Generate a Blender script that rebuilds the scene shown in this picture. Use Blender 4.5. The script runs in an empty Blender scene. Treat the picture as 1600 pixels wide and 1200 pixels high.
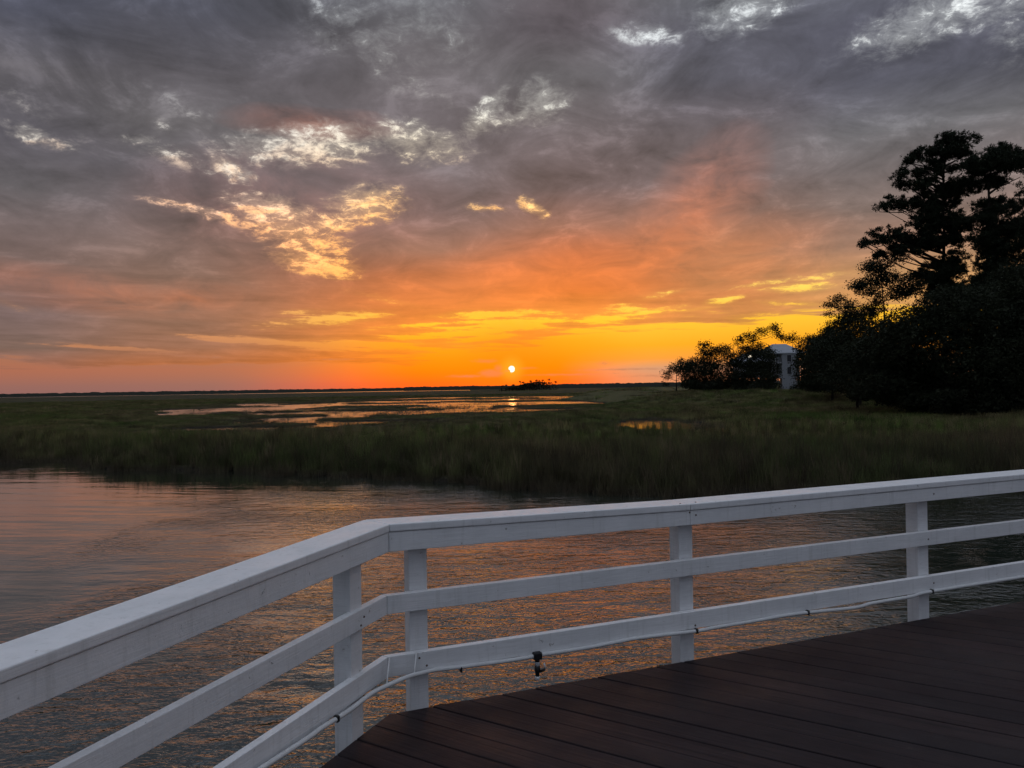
# Dusk over a tidal marsh, seen from a white-railed octagonal deck.
# Metres. z = 0 is the water, the deck stands at z = 2.0, the camera 1.5 m above it, +Y looks west to the sun.
import bpy, bmesh, math, random
import numpy as np
from mathutils import Vector, Matrix, noise as mnoise

random.seed(11)
rng = np.random.default_rng(11)
scn = bpy.context.scene
COL = scn.collection
rad = math.radians

# ------------------------------------------------------------------ camera
PITCH, ROLL = rad(0.31), rad(0.9)
cam_data = bpy.data.cameras.new('camera')
cam = bpy.data.objects.new('camera', cam_data)
COL.objects.link(cam)
cam_data.sensor_fit = 'HORIZONTAL'
cam_data.sensor_width = 36.0
cam_data.lens = 36.0 * 1202.0 / 1600.0
cam_data.clip_start, cam_data.clip_end = 0.05, 30000.0
_f = Vector((0, math.cos(PITCH), math.sin(PITCH)))
_u = Vector((0, -math.sin(PITCH), math.cos(PITCH)))
_r = Vector((1, 0, 0))
_right = _r * math.cos(ROLL) - _u * math.sin(ROLL)
_up = _u * math.cos(ROLL) + _r * math.sin(ROLL)
cam.matrix_world = Matrix(((_right.x, _up.x, -_f.x, 0), (_right.y, _up.y, -_f.y, 0), (_right.z, _up.z, -_f.z, 3.5), (0, 0, 0, 1)))
scn.camera = cam

scn.view_settings.view_transform = 'Standard'
scn.view_settings.look = 'None'
scn.view_settings.exposure = 0.0
scn.view_settings.gamma = 1.0
scn.view_settings.use_curve_mapping = False
scn.cycles.max_bounces = 5
scn.cycles.use_adaptive_sampling = True
scn.cycles.adaptive_threshold = 0.025
scn.cycles.adaptive_min_samples = 16
scn.cycles.diffuse_bounces = 2
scn.cycles.glossy_bounces = 3
scn.cycles.transparent_max_bounces = 6
scn.cycles.use_denoising = True

# ------------------------------------------------------------------ tables (degrees for the sky, metres for the ground)
SKY_GAPS = [(-14.89,17.34,3.7,0.94,5.1,0.88),(-13.76,18.29,3.2,0.48,3.1,0.7),(-19.78,15.28,1.06,0.47,-20.9,0.9),(-16.94,12.76,2.23,0.66,-8.9,0.92),(-15.86,11.41,2.78,1.03,-22.9,0.88),(-10.73,13.36,1.89,0.96,11.1,0.95),(-12.95,12.05,2.31,0.67,21.1,0.7),(-15.22,10.19,1.56,0.66,-10.9,0.74),(-14.34,9.14,2.02,0.53,-8.9,1.15),(-6.85,17.75,2.87,0.82,-6.9,0.85),(-4.26,17.09,1.09,0.5,9.1,0.7),(-1.59,19.59,1.96,0.59,41.1,0.72),(2.48,20.58,1.48,1.07,9.1,0.78),(1.27,19.64,1.96,0.59,14.1,0.6),(-10.92,24.84,3.96,1.8,-25.9,0.4),(-6.47,25.7,3.34,1.54,-20.9,0.42),(-9.09,23.16,4.23,0.68,-30.9,0.3),(-4.35,25.09,1.0,1.68,19.1,0.4),(17.12,25.07,2.44,1.02,9.1,0.78),(10.79,24.18,1.89,0.49,-8.9,0.5),(28.98,22.52,3.52,1.1,11.1,0.8),(32.68,22.24,2.08,0.74,7.1,0.6),(33.66,20.34,1.37,1.21,29.1,0.4),(1.92,13.16,0.91,0.35,-35.9,0.85),(-1.84,13.26,1.29,0.21,-4.9,0.5),(-31.62,16.08,1.5,0.39,-12.9,0.62),(-25.76,16.62,0.9,0.36,-0.9,0.5),(-24.37,17.69,0.6,0.37,-0.9,0.4),(-23.6,15.77,2.85,0.54,-15.9,0.35),(-21.21,12.22,2.95,0.29,-12.9,0.6),(-22.76,18.86,2.48,0.64,-20.9,0.2),(-31.44,17.31,3.17,0.59,-25.9,0.2),(-13.95,5.13,3.28,0.34,5.1,0.95),(-15.5,5.67,1.29,0.2,2.1,0.7),(-20.48,3.73,2.23,0.17,-5.9,0.9),(-15.75,3.43,4.91,0.23,-4.9,1.0),(-9.4,3.27,4.23,0.26,-3.9,0.95),(-26.12,2.9,3.89,0.19,-4.9,0.7),(-29.83,3.11,2.2,0.14,-2.9,0.5),(-33.1,5.73,1.22,0.22,-20.9,0.4),(-9.36,6.64,2.83,0.26,-12.9,0.4),(-11.2,7.0,1.43,0.21,-6.9,0.3),(-1.35,5.51,3.0,0.26,1.1,1.0),(-4.7,4.08,4.07,0.26,3.1,1.05),(0.07,4.78,3.39,0.45,2.1,1.1),(0.04,3.17,2.67,0.16,-0.9,0.6),(-6.58,4.76,2.87,0.16,4.1,0.7),(1.03,5.19,1.96,0.16,-0.9,0.8),(-2.79,4.63,3.85,0.16,2.1,0.9),(-1.85,3.77,2.91,0.21,4.1,0.8),(-3.73,5.59,1.47,0.21,4.1,0.7),(7.19,5.06,2.3,0.35,5.1,1.0),(9.53,5.32,2.37,0.21,7.1,0.8),(8.37,5.63,1.22,0.3,-0.9,0.8),(15.45,6.06,1.11,0.18,8.1,0.9),(12.97,5.48,2.77,0.14,5.1,0.5),(20.63,6.68,1.55,0.24,1.1,1.0),(18.52,7.12,1.76,0.16,7.1,0.6),(20.2,5.56,2.15,0.2,-5.9,0.5),(10.94,6.61,1.34,0.21,9.1,0.5),(22.3,7.32,1.68,0.2,5.1,0.5),(17.62,4.69,1.78,0.25,2.1,0.8)]
SKY_GLOW = [(12.38,10.7,5.25,2.38,50.0,0.8),(4.88,7.79,12.4,2.15,6.0,0.9),(12.33,7.52,11.45,2.86,0.0,0.5),(-22.51,6.55,2.86,0.76,0.0,0.5),(-28.7,6.86,5.25,0.86,-6.0,0.45),(-27.22,5.84,5.25,0.48,-3.0,0.3),(-15.18,12.76,7.16,2.86,0.0,0.25),(-14.2,18.59,3.82,0.67,0.0,0.5)]
BAND_EDGE = [(-33.63,1.87),(-22.57,2.08),(-13.09,2.27),(-7.55,2.5),(-3.77,2.84),(0.04,3.12),(2.44,3.7),(4.82,4.36),(9.52,4.43),(14.98,4.66),(22.66,4.77),(30.3,5.15)]
SUN_DIR = (-0.01,1.43)
HOSE = [(3.411,5.164,2.183),(2.615,4.837,2.183),(2.452,4.77,2.172),(2.283,4.701,2.17),(2.138,4.641,2.169),(2.006,4.587,2.16),(1.615,4.427,2.178),(1.341,4.314,2.176),(1.099,4.215,2.175),(0.975,4.164,2.172),(0.649,4.031,2.184),(0.507,3.972,2.181),(0.369,3.916,2.177),(0.138,3.821,2.178),(-0.021,3.756,2.175),(-0.264,3.656,2.182),(-0.381,3.609,2.186),(-0.449,3.531,2.198),(-0.493,3.466,2.208),(-0.574,3.401,2.195),(-0.632,3.348,2.183),(-0.687,3.21,2.177),(-0.728,3.107,2.179),(-0.766,3.011,2.184),(-0.799,2.928,2.182),(-0.88,2.723,2.188)]
DECK_CORNER = (-0.595,3.572)
PINE_A = {'y':78.0,'trunk':[(43.85,0.64),(43.97,10.16),(44.05,17.31),(44.08,22.08),(44.19,25.06),(44.84,27.91)],'pads':[(44.96,28.15,0.62,0.5),(44.12,27.8,1.12,0.62),(45.91,27.66,1.37,0.69),(42.91,26.87,1.37,0.69),(41.48,26.53,0.75,0.56),(40.39,25.89,0.62,0.35),(44.34,26.49,1.62,0.62),(46.13,26.58,1.0,0.5),(42.16,24.85,0.75,0.62),(41.21,24.63,0.5,0.37),(40.5,25.23,0.5,0.27),(43.36,25.19,0.75,0.62),(44.9,24.81,0.62,0.37),(39.29,23.94,0.75,0.62),(40.11,23.45,0.75,0.5),(41.18,23.25,0.87,0.44),(42.14,23.66,0.75,0.5),(39.89,24.41,0.37,0.25),(45.23,23.49,1.12,0.5),(46.06,22.88,1.62,0.75),(47.26,23.34,1.37,0.62),(44.5,22.55,1.25,0.62),(38.29,21.57,0.87,0.5),(37.57,21.11,0.5,0.37),(39.36,21.43,0.37,0.31),(40.44,21.89,0.62,0.5),(41.39,21.64,0.75,0.62),(42.59,21.98,1.37,0.87),(43.28,21.13,1.25,0.75),(45.2,21.58,1.0,0.5),(42.44,20.55,1.0,0.62),(41.48,19.97,0.62,0.44),(40.63,19.27,0.5,0.31),(42.06,19.37,1.12,0.75),(43.25,19.35,1.37,1.0),(44.81,20.16,1.0,0.87),(45.39,19.19,1.0,1.0),(38.0,18.48,0.75,0.62),(36.93,18.61,0.56,0.44),(36.43,17.73,0.62,0.37),(35.71,17.32,0.37,0.19),(37.51,17.77,1.0,0.5),(38.95,18.34,0.31,0.5),(39.48,18.51,0.25,0.31),(40.37,18.2,0.75,0.75),(41.32,17.83,1.25,0.75),(42.39,17.93,1.25,0.87),(40.83,17.12,1.37,0.44),(43.58,17.79,1.12,0.75),(44.89,17.77,0.87,0.87),(39.15,16.67,0.75,0.5),(37.96,16.57,0.75,0.37),(44.85,15.86,1.12,0.75),(43.18,15.41,1.12,0.5),(43.87,14.33,1.62,0.75),(42.78,13.4,1.5,0.75),(44.8,13.13,1.5,0.87),(41.85,14.48,0.87,0.5),(45.31,14.9,1.12,0.62),(43.71,11.95,1.87,1.0)],'limbs':[[(43.99,20.88),(42.46,21.45),(41.26,21.17),(39.82,20.71),(37.56,20.81)],[(43.99,17.31),(41.8,18.06),(39.77,17.85),(37.02,17.18)],[(44.1,23.15),(43.33,23.34),(42.38,23.65),(40.11,23.57)],[(44.2,25.3),(45.16,25.76),(46.24,26.34)],[(44.16,23.51),(44.89,23.97),(45.48,23.96)],[(44.01,15.52),(41.77,16.63),(39.99,16.66),(37.96,16.33)],[(44.24,24.22),(42.41,25.32),(40.75,25.71)],[(44.08,18.98),(45.17,20.15),(46.14,21.09)]]}
PINE_B = {'y':74.0,'trunk':[(45.33,0.73),(45.72,9.76),(45.92,14.27),(46.2,19.92),(46.2,23.09),(47.15,25.34)],'pads':[(47.61,25.79,1.07,0.59),(47.03,25.12,0.95,0.59),(48.16,25.1,0.83,0.71),(46.01,24.91,0.83,0.59),(46.34,24.11,1.9,0.71),(44.99,24.58,0.83,0.53),(44.3,24.25,0.71,0.59),(45.31,23.78,1.3,0.47),(47.92,24.08,1.42,0.59),(49.28,24.29,0.71,0.71),(49.3,25.31,0.47,0.41),(49.97,24.84,0.71,0.71),(47.1,22.85,1.07,0.47),(46.87,22.4,0.83,0.47),(46.49,20.48,1.18,0.71),(47.62,20.47,0.83,0.47),(48.75,20.22,0.59,0.41),(47.27,19.79,1.3,0.47),(45.11,18.81,0.95,0.71),(45.9,19.14,0.95,0.47),(44.21,19.05,0.71,0.47),(47.01,18.21,1.42,0.71),(48.48,18.19,1.3,0.59),(46.44,17.43,1.78,0.83),(48.12,17.07,1.54,1.07),(47.54,16.06,1.78,0.71),(45.85,16.54,0.95,0.71),(49.6,17.61,1.07,1.07),(44.85,17.0,0.83,0.71),(46.39,14.83,1.42,0.71),(48.65,15.02,1.42,0.83),(45.8,13.71,1.42,0.71),(47.48,13.12,1.54,0.83),(44.65,12.6,1.42,0.83),(48.85,13.55,1.18,0.71),(46.09,11.45,1.9,0.95),(48.36,11.75,1.42,0.95)],'limbs':[[(46.23,21.51),(46.98,22.06),(47.89,22.39),(49.25,23.04)],[(46.15,20.04),(45.13,19.94),(44.1,19.39)],[(46.15,23.32),(44.97,23.56),(44.3,24.14)],[(46.19,19.47),(47.27,19.91),(48.75,20.22)],[(46.21,23.32),(47.69,23.86),(49.29,24.85)],[(46.02,16.53),(47.56,17.07),(49.26,17.61)]]}
PINE_C = {'y':80.0,'trunk':[(55.86,1.06),(55.83,13.05),(55.72,21.05),(56.02,26.39)],'pads':[(54.62,23.07,1.82,1.68),(53.9,20.08,1.96,1.26),(55.17,17.06,2.38,1.82),(53.47,25.63,0.91,0.7),(53.16,26.7,0.63,0.49),(56.02,26.39,2.52,1.54),(54.45,14.4,2.52,1.68),(57.91,21.02,2.52,2.52),(57.81,15.68,2.52,2.52)],'limbs':[]}
BROADLEAF = {'oak_a':{'y':86.0,'trunk':[(42.05,1.49),(42.0,6.76),(41.77,11.42),(41.39,15.78)],'pads':[(41.25,16.71,1.4,0.62),(40.59,14.47,1.86,0.78),(42.0,15.3,1.55,0.93),(42.66,17.31,1.4,0.39),(44.16,14.96,1.86,0.62),(41.03,13.14,1.24,0.78),(43.2,13.42,1.09,0.78),(39.69,16.27,0.47,0.23),(39.19,14.33,0.62,0.31),(45.08,14.16,1.4,1.09),(41.0,11.74,1.09,0.93)]},'oak_b':{'y':96.0,'trunk':[(43.49,1.83),(43.39,5.47),(43.28,8.93),(42.81,12.06)],'pads':[(40.77,14.0,0.69,0.31),(39.72,13.28,0.87,0.28),(42.32,13.28,1.56,0.69),(43.85,12.04,1.9,1.04),(41.94,11.55,1.38,0.78),(42.96,10.67,2.08,0.87),(40.71,10.36,1.56,0.87),(39.48,9.34,1.04,1.04),(41.19,8.27,2.6,1.38),(39.52,12.11,0.52,0.21)]},'oak_c':{'y':71.0,'trunk':[(37.76,1.4),(37.82,4.47),(37.75,6.84)],'pads':[(36.72,8.63,2.66,1.54),(39.11,10.07,2.24,1.65),(41.19,10.92,1.77,1.18),(37.86,6.83,4.13,2.36),(35.48,5.69,3.54,2.36),(38.99,3.86,4.13,1.77),(34.85,3.34,2.95,1.48)]},'oak_d':{'y':69.0,'trunk':[(42.44,1.26),(42.52,5.5),(42.28,8.38)],'pads':[(41.75,10.69,2.58,1.38),(44.34,10.64,2.3,1.72),(45.63,12.06,1.38,1.15),(40.28,8.98,2.87,2.3),(43.7,7.21,3.44,2.3),(41.36,4.95,4.02,2.3),(45.36,4.31,2.87,2.3),(40.17,2.67,3.44,1.44)]},'oak_e':{'y':86.0,'trunk':[(38.6,1.78),(38.66,4.79),(39.05,6.93)],'pads':[(36.54,6.25,2.86,1.79),(39.42,7.64,3.22,2.15),(41.58,8.32,2.86,2.15),(37.93,4.09,4.29,1.79),(40.8,4.76,3.58,2.5)]},'oak_f':{'y':68.0,'trunk':[(46.91,1.21),(46.99,5.39),(46.76,8.23)],'pads':[(45.43,12.21,2.26,1.7),(47.65,9.91,2.83,2.26),(45.36,8.82,2.26,2.83),(47.56,5.38,2.83,3.39),(45.25,3.16,3.39,1.7)]},'oak_g':{'y':110.0,'trunk':[(45.72,1.73),(45.77,4.29),(45.45,7.04)],'pads':[(44.47,8.43,2.75,1.65),(46.71,6.11,3.66,2.29),(43.5,5.7,2.75,2.29),(45.3,3.84,3.66,1.37)]},'row_a':{'y':150.0,'trunk':[(32.07,2.56),(32.05,4.43),(32.25,6.54)],'pads':[(33.22,8.28,1.05,0.7),(31.31,6.32,1.4,0.82),(33.42,6.52,1.29,1.17),(30.13,5.4,0.82,0.51),(31.8,7.13,0.94,0.7),(33.63,5.11,0.94,0.7),(29.87,3.88,0.7,0.47),(33.73,3.94,0.7,0.7)]},'row_b':{'y':148.0,'trunk':[(34.99,2.52),(35.03,4.83),(35.3,7.36)],'pads':[(35.31,7.94,1.62,0.81),(34.82,5.99,1.85,1.62),(36.43,5.73,1.62,1.62),(34.55,4.14,1.39,0.92),(36.63,3.88,1.39,0.92),(35.7,3.43,1.85,0.69),(33.91,7.15,1.39,0.92)]},'row_c':{'y':145.0,'trunk':[(37.45,2.49),(37.39,5.66),(36.89,9.51)],'pads':[(36.57,10.88,1.13,0.54),(36.89,9.51,1.58,0.9),(37.99,7.91,2.04,1.36),(37.28,6.11,2.04,1.58),(38.7,9.94,0.9,0.68),(38.62,4.73,1.81,1.13),(37.69,3.62,1.81,0.79)]},'row_d':{'y':143.0,'trunk':[(40.27,2.45),(40.22,6.02),(39.94,9.15)],'pads':[(39.51,10.05,1.56,0.67),(40.61,8.92,1.78,1.12),(40.8,6.91,2.23,1.56),(39.87,4.91,2.01,1.34),(41.87,4.43,1.56,1.12),(40.52,3.56,2.23,0.78)]},'row_e':{'y':141.0,'trunk':[(43.23,2.41),(43.4,5.93),(43.79,9.22),(44.49,11.41)],'pads':[(42.07,11.56,1.1,0.62),(41.17,10.76,0.48,0.35),(43.74,12.52,1.32,0.53),(45.62,13.16,1.32,0.48),(47.94,13.89,0.99,0.57),(48.8,12.89,0.66,0.62),(44.27,11.53,0.88,0.62),(42.48,10.08,0.77,0.31),(42.23,7.93,1.76,1.32),(44.65,8.33,2.2,1.32),(44.17,6.14,2.42,1.54),(46.43,9.18,1.54,1.1),(43.7,3.94,2.42,1.1),(42.4,5.5,1.76,1.32),(45.34,9.86,2.42,0.99),(43.35,9.23,1.76,0.88)]},'row_f':{'y':138.0,'trunk':[(46.4,2.37),(46.45,5.38),(46.27,7.54)],'pads':[(45.86,8.62,1.29,0.86),(46.16,6.89,1.51,1.51),(47.65,6.01,0.47,0.86),(45.36,4.75,1.94,1.29),(46.65,4.52,1.08,1.08),(44.75,6.7,1.29,1.08),(46.2,3.23,1.72,0.65)]},'row_g':{'y':172.0,'trunk':[(62.66,2.02),(62.77,8.45),(62.86,13.29)],'pads':[(62.87,14.09,1.34,0.75),(62.06,13.43,1.07,0.43),(60.45,13.86,0.8,0.54),(63.93,13.27,0.8,0.54)]},'row_h':{'y':132.0,'trunk':[(50.97,2.21),(51.03,5.61),(50.88,8.7),(50.7,10.56)],'pads':[(51.12,10.86,1.13,0.72),(51.71,9.31,1.24,0.82),(51.37,7.66,1.65,1.03),(51.03,5.82,1.54,1.03),(51.84,4.77,1.65,1.03),(50.34,7.27,0.82,1.24),(50.68,3.56,1.44,0.82),(52.07,6.42,1.24,1.24)]},'row_i':{'y':126.0,'trunk':[(51.21,2.23),(51.26,5.47),(51.12,8.62)],'pads':[(50.57,10.79,1.38,0.79),(51.73,9.79,1.57,0.98),(50.72,8.04,1.97,1.38),(52.06,6.05,2.16,1.57),(50.85,4.1,1.77,0.98),(50.44,3.32,1.77,0.69),(49.75,9.04,1.18,0.79)]},'row_j':{'y':116.0,'trunk':[(49.67,2.2),(49.55,5.28),(49.43,8.9)],'pads':[(48.75,11.45,1.27,0.54),(49.82,10.34,1.63,1.09),(49.06,8.18,1.99,1.45),(50.47,6.35,2.17,1.81),(48.99,4.56,1.99,1.09),(48.43,3.31,1.99,0.63),(47.95,7.11,1.27,1.09)]}}
SHRUBS = [(40.56,82.0,1.94,1.91,0.82),(37.24,70.0,1.84,1.98,1.05),(38.43,67.0,1.7,2.12,1.11),(40.87,66.0,1.57,2.2,1.21),(42.95,65.0,1.45,2.16,1.3),(47.56,104.0,2.1,1.73,0.78),(49.5,96.0,2.6,3.19,1.76),(53.89,90.0,2.77,3.74,2.1),(34.61,146.0,3.5,3.16,0.85),(40.16,142.0,3.4,3.54,0.95),(44.68,136.0,3.19,2.49,0.91),(52.16,128.0,2.95,3.62,1.06),(50.33,133.0,2.99,1.77,0.89)]
BANK = [(-27.3,40.9),(-24.0,40.0),(-19.3,35.6),(-14.3,34.3),(-9.3,31.7),(-4.0,29.4),(1.0,25.9),(5.2,24.4),(10.0,24.3),(16.3,24.6)]
BASIN = [(-70.1,165.1),(-27.7,72.2),(-14.9,59.5),(-10.4,65.2),(-9.6,82.0),(-3.5,103.0),(7.0,121.6),(20.2,162.8),(24.8,299.1),(-27.2,325.6),(-66.6,266.6),(-81.2,216.6)]
PONDB = [(11.0,72.1),(15.4,80.8),(15.1,63.8),(10.7,56.0)]
DITCH = [(23.5,64.3),(27.0,60.1),(30.4,56.3),(35.4,53.2)]


# ------------------------------------------------------------------ little node language
def lin(c):
    return tuple(((v / 255.0) / 12.92 if v <= 10.3 else (((v / 255.0) + 0.055) / 1.055) ** 2.4) for v in c) + (1.0,)

class Tree:
    def __init__(self, nt):
        self.nt = nt
        nt.nodes.clear()
    def new(self, t, **kw):
        n = self.nt.nodes.new(t)
        for k, v in kw.items():
            setattr(n, k, v)
        return n
    def put(self, sock, v):
        if isinstance(v, S):
            self.nt.links.new(v.s, sock)
        elif hasattr(v, 'is_output'):
            self.nt.links.new(v, sock)
        else:
            sock.default_value = v
    def m(self, op, *a, clamp=False):
        n = self.new('ShaderNodeMath', operation=op, use_clamp=clamp)
        for i, v in enumerate(a):
            self.put(n.inputs[i], v)
        return S(self, n.outputs[0])
    def smooth(self, x, a, b, lo=0.0, hi=1.0):
        n = self.new('ShaderNodeMapRange', interpolation_type='SMOOTHSTEP')
        for i, v in enumerate((x, a, b, lo, hi)):
            self.put(n.inputs[i], v)
        return S(self, n.outputs[0])
    def linear(self, x, a, b, lo=0.0, hi=1.0):
        n = self.new('ShaderNodeMapRange', interpolation_type='LINEAR', clamp=True)
        for i, v in enumerate((x, a, b, lo, hi)):
            self.put(n.inputs[i], v)
        return S(self, n.outputs[0])
    def vec(self, x, y, z=0.0):
        n = self.new('ShaderNodeCombineXYZ')
        for i, v in enumerate((x, y, z)):
            self.put(n.inputs[i], v)
        return n.outputs[0]
    def noise(self, vec, scale=1.0, detail=4.0, rough=0.55, dist=0.0, dim='3D'):
        n = self.new('ShaderNodeTexNoise', noise_dimensions=dim)
        if vec is not None:
            self.put(n.inputs['Vector'], vec)
        n.inputs['Scale'].default_value = scale
        n.inputs['Detail'].default_value = detail
        n.inputs['Roughness'].default_value = rough
        n.inputs['Distortion'].default_value = dist
        return S(self, n.outputs['Fac'])
    def ramp(self, x, stops, interp='LINEAR'):
        n = self.new('ShaderNodeValToRGB')
        cr = n.color_ramp
        cr.interpolation = interp
        while len(cr.elements) < len(stops):
            cr.elements.new(0.5)
        for e, (p, c) in zip(cr.elements, stops):
            e.position = p
            e.color = c
        self.put(n.inputs[0], x)
        return n.outputs[0]
    def mix(self, f, a, b, mode='MIX'):
        n = self.new('ShaderNodeMix', data_type='RGBA', blend_type=mode, clamp_factor=True)
        self.put(n.inputs[0], f)
        self.put(n.inputs[6], a)
        self.put(n.inputs[7], b)
        return n.outputs[2]
    def curve(self, x, pts, lo, hi):
        """piecewise linear scalar function through a grey ramp"""
        vals = [p[1] for p in pts]
        a, b = min(vals), max(vals)
        t = self.linear(x, lo, hi)
        r = self.ramp(t, [((p[0] - lo) / (hi - lo), ((p[1] - a) / (b - a),) * 3 + (1,)) for p in pts])
        n = self.new('ShaderNodeRGBToBW')
        self.nt.links.new(r, n.inputs[0])
        return S(self, n.outputs[0]) * (b - a) + a

class S:
    def __init__(self, t, s):
        self.t, self.s = t, s
    def __add__(self, o): return self.t.m('ADD', self, o)
    __radd__ = __add__
    def __mul__(self, o): return self.t.m('MULTIPLY', self, o)
    __rmul__ = __mul__
    def __sub__(self, o): return self.t.m('SUBTRACT', self, o)
    def __rsub__(self, o): return self.t.m('SUBTRACT', o, self)
    def __truediv__(self, o): return self.t.m('DIVIDE', self, o)

# ------------------------------------------------------------------ world: cloud deck at sunset, a function of direction only
world = bpy.data.worlds.new('World')
scn.world = world
world.use_nodes = True
def build_sky():
    t = Tree(world.node_tree)
    tc = t.new('ShaderNodeTexCoord')
    sp = t.new('ShaderNodeSeparateXYZ')
    t.nt.links.new(tc.outputs['Generated'], sp.inputs[0])
    x, y, z = (S(t, sp.outputs[i]) for i in range(3))
    az = t.m('ARCTAN2', x, y) * (180 / math.pi)
    el = t.m('ARCSINE', t.m('MINIMUM', t.m('MAXIMUM', z, -1.0), 1.0)) * (180 / math.pi)
    elp = t.m('MAXIMUM', el, 0.0)
    absaz = t.m('ABSOLUTE', az)
    # cloud-plane coordinates: clouds flatten towards the horizon
    inv = t.m('DIVIDE', 1.0, t.m('MAXIMUM', z, 0.0) + 0.26)
    px, py = x * inv, y * inv
    plane = t.vec(px, py, 0.0)
    lift = t.vec(px + 11.3, py + 4.1, 0.0)
    big = t.noise(plane, 1.9, 3.0, 0.5, 0.5, dim='2D')
    mid = t.noise(lift, 5.6, 5.0, 0.60, 0.45, dim='2D')
    fine = t.noise(plane, 24.0, 5.0, 0.70, 0.25, dim='2D')
    bars = t.noise(t.vec(az * 0.05, el * 0.75 + 3.1, 0.0), 1.6, 4.0, 0.55, 0.3, dim='2D')
    streak = t.noise(t.vec(az * 0.22, el * 2.6 + az * 0.10, 0.0), 1.0, 4.0, 0.6, 0.2, dim='2D')
    wob_a = (t.noise(t.vec(az * 0.045, el * 0.16, 0.0), 3.0, 3.0, 0.6, dim='2D') - 0.5) * 3.0
    wob_e = (t.noise(t.vec(az * 0.045 + 7.7, el * 0.16, 0.0), 3.0, 3.0, 0.6, dim='2D') - 0.5) * 1.7
    # ---- cloud underside colour by elevation, for several azimuths
    cols = [
        (-33, [(0, (128, 98, 98)), (.9, (150, 102, 92)), (2, (150, 100, 86)), (3, (118, 95, 90)), (5, (112, 92, 93)), (8, (120, 97, 93)), (10, (113, 96, 95)), (13, (97, 92, 96)), (16, (93, 89, 97)), (20, (96, 92, 97)), (23, (78, 79, 92)), (26, (74, 77, 92)), (45, (104, 108, 122))]),
        (-24, [(0, (150, 105, 92)), (.9, (170, 108, 82)), (2, (178, 106, 72)), (3.2, (148, 102, 84)), (5, (140, 102, 88)), (8, (134, 103, 92)), (10, (125, 103, 98)), (12.5, (112, 99, 101)), (15, (97, 92, 98)), (18, (104, 100, 103)), (21, (96, 92, 98)), (25, (82, 83, 95)), (45, (106, 110, 124))]),
        (-6, [(0, (190, 95, 62)), (.9, (235, 110, 45)), (2.2, (238, 118, 28)), (3.5, (235, 128, 35)), (5.2, (220, 122, 48)), (6.8, (206, 112, 58)), (8.5, (182, 104, 68)), (10.2, (146, 103, 88)), (13, (120, 103, 105)), (16, (110, 102, 106)), (20, (95, 89, 93)), (24, (102, 98, 102)), (27, (104, 104, 110)), (45, (112, 116, 130))]),
        (4.5, [(0, (215, 85, 45)), (1, (235, 100, 30)), (3, (235, 130, 30)), (5.3, (228, 134, 50)), (7.2, (226, 114, 44)), (9.5, (200, 108, 66)), (11.8, (154, 106, 90)), (14.5, (118, 100, 101)), (18, (112, 102, 105)), (22, (113, 110, 114)), (25, (95, 88, 94)), (28, (99, 92, 97)), (45, (112, 116, 130))]),
        (16, [(0, (190, 135, 105)), (3, (215, 140, 70)), (5.5, (198, 130, 74)), (7.8, (188, 126, 84)), (10, (176, 121, 90)), (12.3, (146, 113, 102)), (14.5, (118, 103, 103)), (17.5, (108, 98, 101)), (21, (98, 97, 108)), (24, (100, 100, 112)), (27, (110, 112, 118)), (45, (114, 118, 132))]),
        (25, [(0, (190, 140, 115)), (3, (215, 150, 85)), (5.5, (205, 150, 90)), (7.5, (185, 140, 97)), (9.2, (160, 125, 106)), (11.8, (134, 115, 109)), (14, (120, 110, 110)), (16.5, (111, 109, 113)), (19.5, (96, 96, 109)), (23, (93, 93, 107)), (26, (100, 102, 112)), (45, (114, 118, 132))]),
    ]
    te = t.m('POWER', t.m('MINIMUM', elp, 45.0) * (1 / 45.0), 0.5)
    ramps = [t.ramp(te, [(math.sqrt(e / 45.0), lin(c)) for e, c in st]) for a, st in cols]
    azw = az + wob_a * 0.6
    cloud = ramps[0]
    for i in range(1, len(cols)):
        cloud = t.mix(t.smooth(azw, float(cols[i - 1][0]), float(cols[i][0])), cloud, ramps[i])
    # away from the sunset the same deck turns blue grey and thins out
    east = t.ramp(te, [(0, lin((96, 101, 116))), (0.5, lin((106, 112, 128))), (1, lin((130, 137, 152)))])
    cloud = t.mix(t.smooth(absaz, 42.0, 120.0), cloud, east)
    cloud = t.mix(t.smooth(el, 27.0, 62.0), cloud, lin((190, 199, 216)))
    # light and dark billows
    bill = (big - 0.5) * 1.2 + (mid - 0.5) * 1.45 + (fine - 0.5) * 0.34 + t.smooth(mid + (fine - 0.5) * 0.35, 0.54, 0.74) * 0.28
    amp = t.smooth(el, 2.0, 16.0, 0.25, 1.0)
    gain = bill * amp * 0.88 + 0.96 + (bars - 0.5) * t.smooth(el, 14.0, 5.0, 0.0, 0.65) + (streak - 0.5) * t.smooth(el, 9.0, 4.0, 0.0, 0.5)
    gain = t.m('MAXIMUM', gain, 0.5)
    gcol = t.new('ShaderNodeCombineColor')
    for i in range(3):
        t.put(gcol.inputs[i], gain)
    cloud = t.mix(1.0, cloud, gcol.outputs[0], 'MULTIPLY')
    # ---- clear sky behind the deck
    clear = t.ramp(te, [(math.sqrt(e / 45.0), lin(c)) for e, c in [(0, (232, 74, 34)), (.5, (252, 84, 22)), (1.2, (255, 106, 12)), (2.2, (255, 128, 6)), (3.5, (255, 154, 10)), (5, (255, 190, 40)), (6.5, (250, 178, 62)), (9, (246, 166, 66)), (11.5, (230, 168, 92)), (14, (222, 176, 114)), (17, (222, 206, 178)), (20, (208, 206, 196)), (26, (178, 183, 184)), (45, (172, 180, 192))]])
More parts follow.
